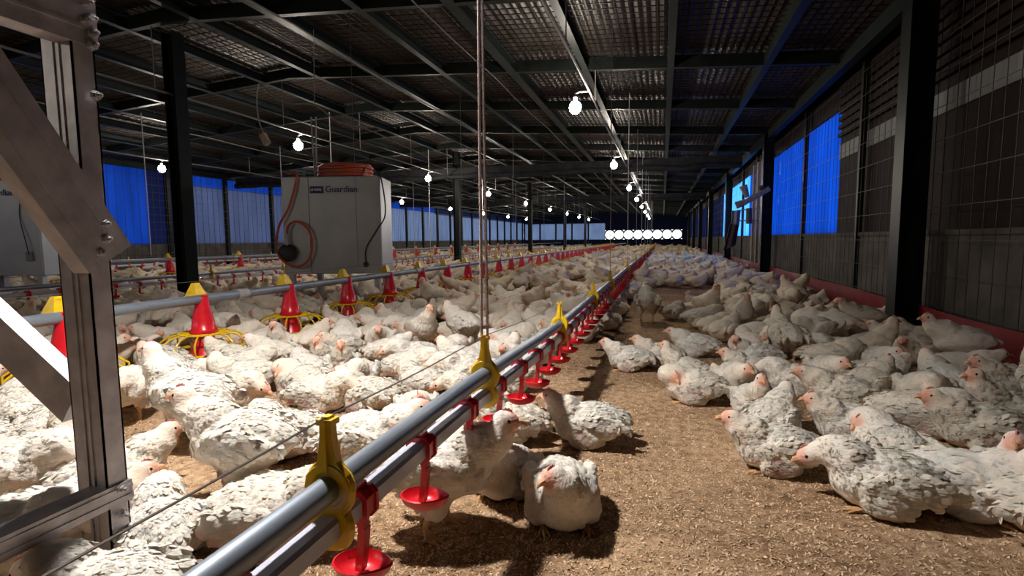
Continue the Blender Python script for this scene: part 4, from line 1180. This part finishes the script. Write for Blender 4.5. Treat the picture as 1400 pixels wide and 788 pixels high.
# the rest of the flock: more than anyone could pick apart
def flock(pts, lod, name, label):
    VV, FF, CC = [], [], []; off = 0
    for (x, y) in pts:
        pose = random.choices(pn, pw)[0]; V, F, C = LODS[pose][lod]
        s = random.uniform(.80, 1.0); a = random.uniform(0, 2 * PI); c_, s_ = math.cos(a) * s, math.sin(a) * s
        W_ = np.stack([V[:, 0] * c_ - V[:, 1] * s_ + x, V[:, 0] * s_ + V[:, 1] * c_ + y, V[:, 2] * s], 1)
        VV.append(W_); FF.append(F + off); off += len(V); CC.append(C * np.array([1, random.uniform(.95, 1), random.uniform(.82, 1)]) * random.uniform(.85, 1.03))
    me = np_mesh(name, np.concatenate(VV), np.concatenate(FF), [M['plume']]); set_tint(me, np.concatenate(CC))
    tag(link(name, me), label, 'chickens', kind='stuff')
rest = crowd[NIND:]
flock([p for p in rest if p[1] < 13 and (vis(*p) or p[1] < 6)], 'm2', 'chicken_flock', 'dense flock of white chickens across the middle of the shed')
flock([p for p in rest if p[1] >= 13], 'm3', 'distant_chicken_flock', 'dense distant flock of white chickens in the far half of the shed')
print('crowd', len(crowd), 'm2', sum(p[1] < 13 for p in rest), 'm3', sum(p[1] >= 13 for p in rest))

# ------------------------------------------------------------------ litter flakes near the viewer
NH = 125000
u = rng.random((NH, 2))
d_ = .55 + 4.2 * u[:, 0] ** 1.5; an = rng.uniform(-1.15, .80, NH)      # bearing from +Y
hx = d_ * np.sin(an); hyy = d_ * np.cos(an)
ok = (hx > -2.5) & (hx < 1.98) & (hyy > .25); hx, hyy = hx[ok], hyy[ok]; NH = len(hx)
a = rng.uniform(0, 2 * PI, NH); Lh = rng.uniform(.004, .0085, NH); wh = Lh * rng.uniform(.22, .4, NH); tilt = rng.normal(0, .45, NH)
ux, uy = np.cos(a), np.sin(a)
zf = np.array([floor_h(x, y) for x, y in zip(hx, hyy)]) + .0015
cen = np.stack([hx, hyy, zf], 1)
ud = np.stack([ux * np.cos(tilt), uy * np.cos(tilt), np.sin(tilt)], 1) * Lh[:, None]
wd_ = np.stack([-uy, ux, rng.normal(0, .4, NH)], 1) * wh[:, None]
P4 = np.stack([cen - ud, cen + wd_ + np.array([0, 0, .0008]), cen + ud, cen - wd_], 1)
me = np_mesh('litter_flakes', P4.reshape(-1, 3), np.arange(NH * 4).reshape(-1, 4), [M['husk']], False)
o = link('litter_flakes', me); tag(o, 'loose brown rice husk flakes covering the near floor', 'litter', kind='stuff')
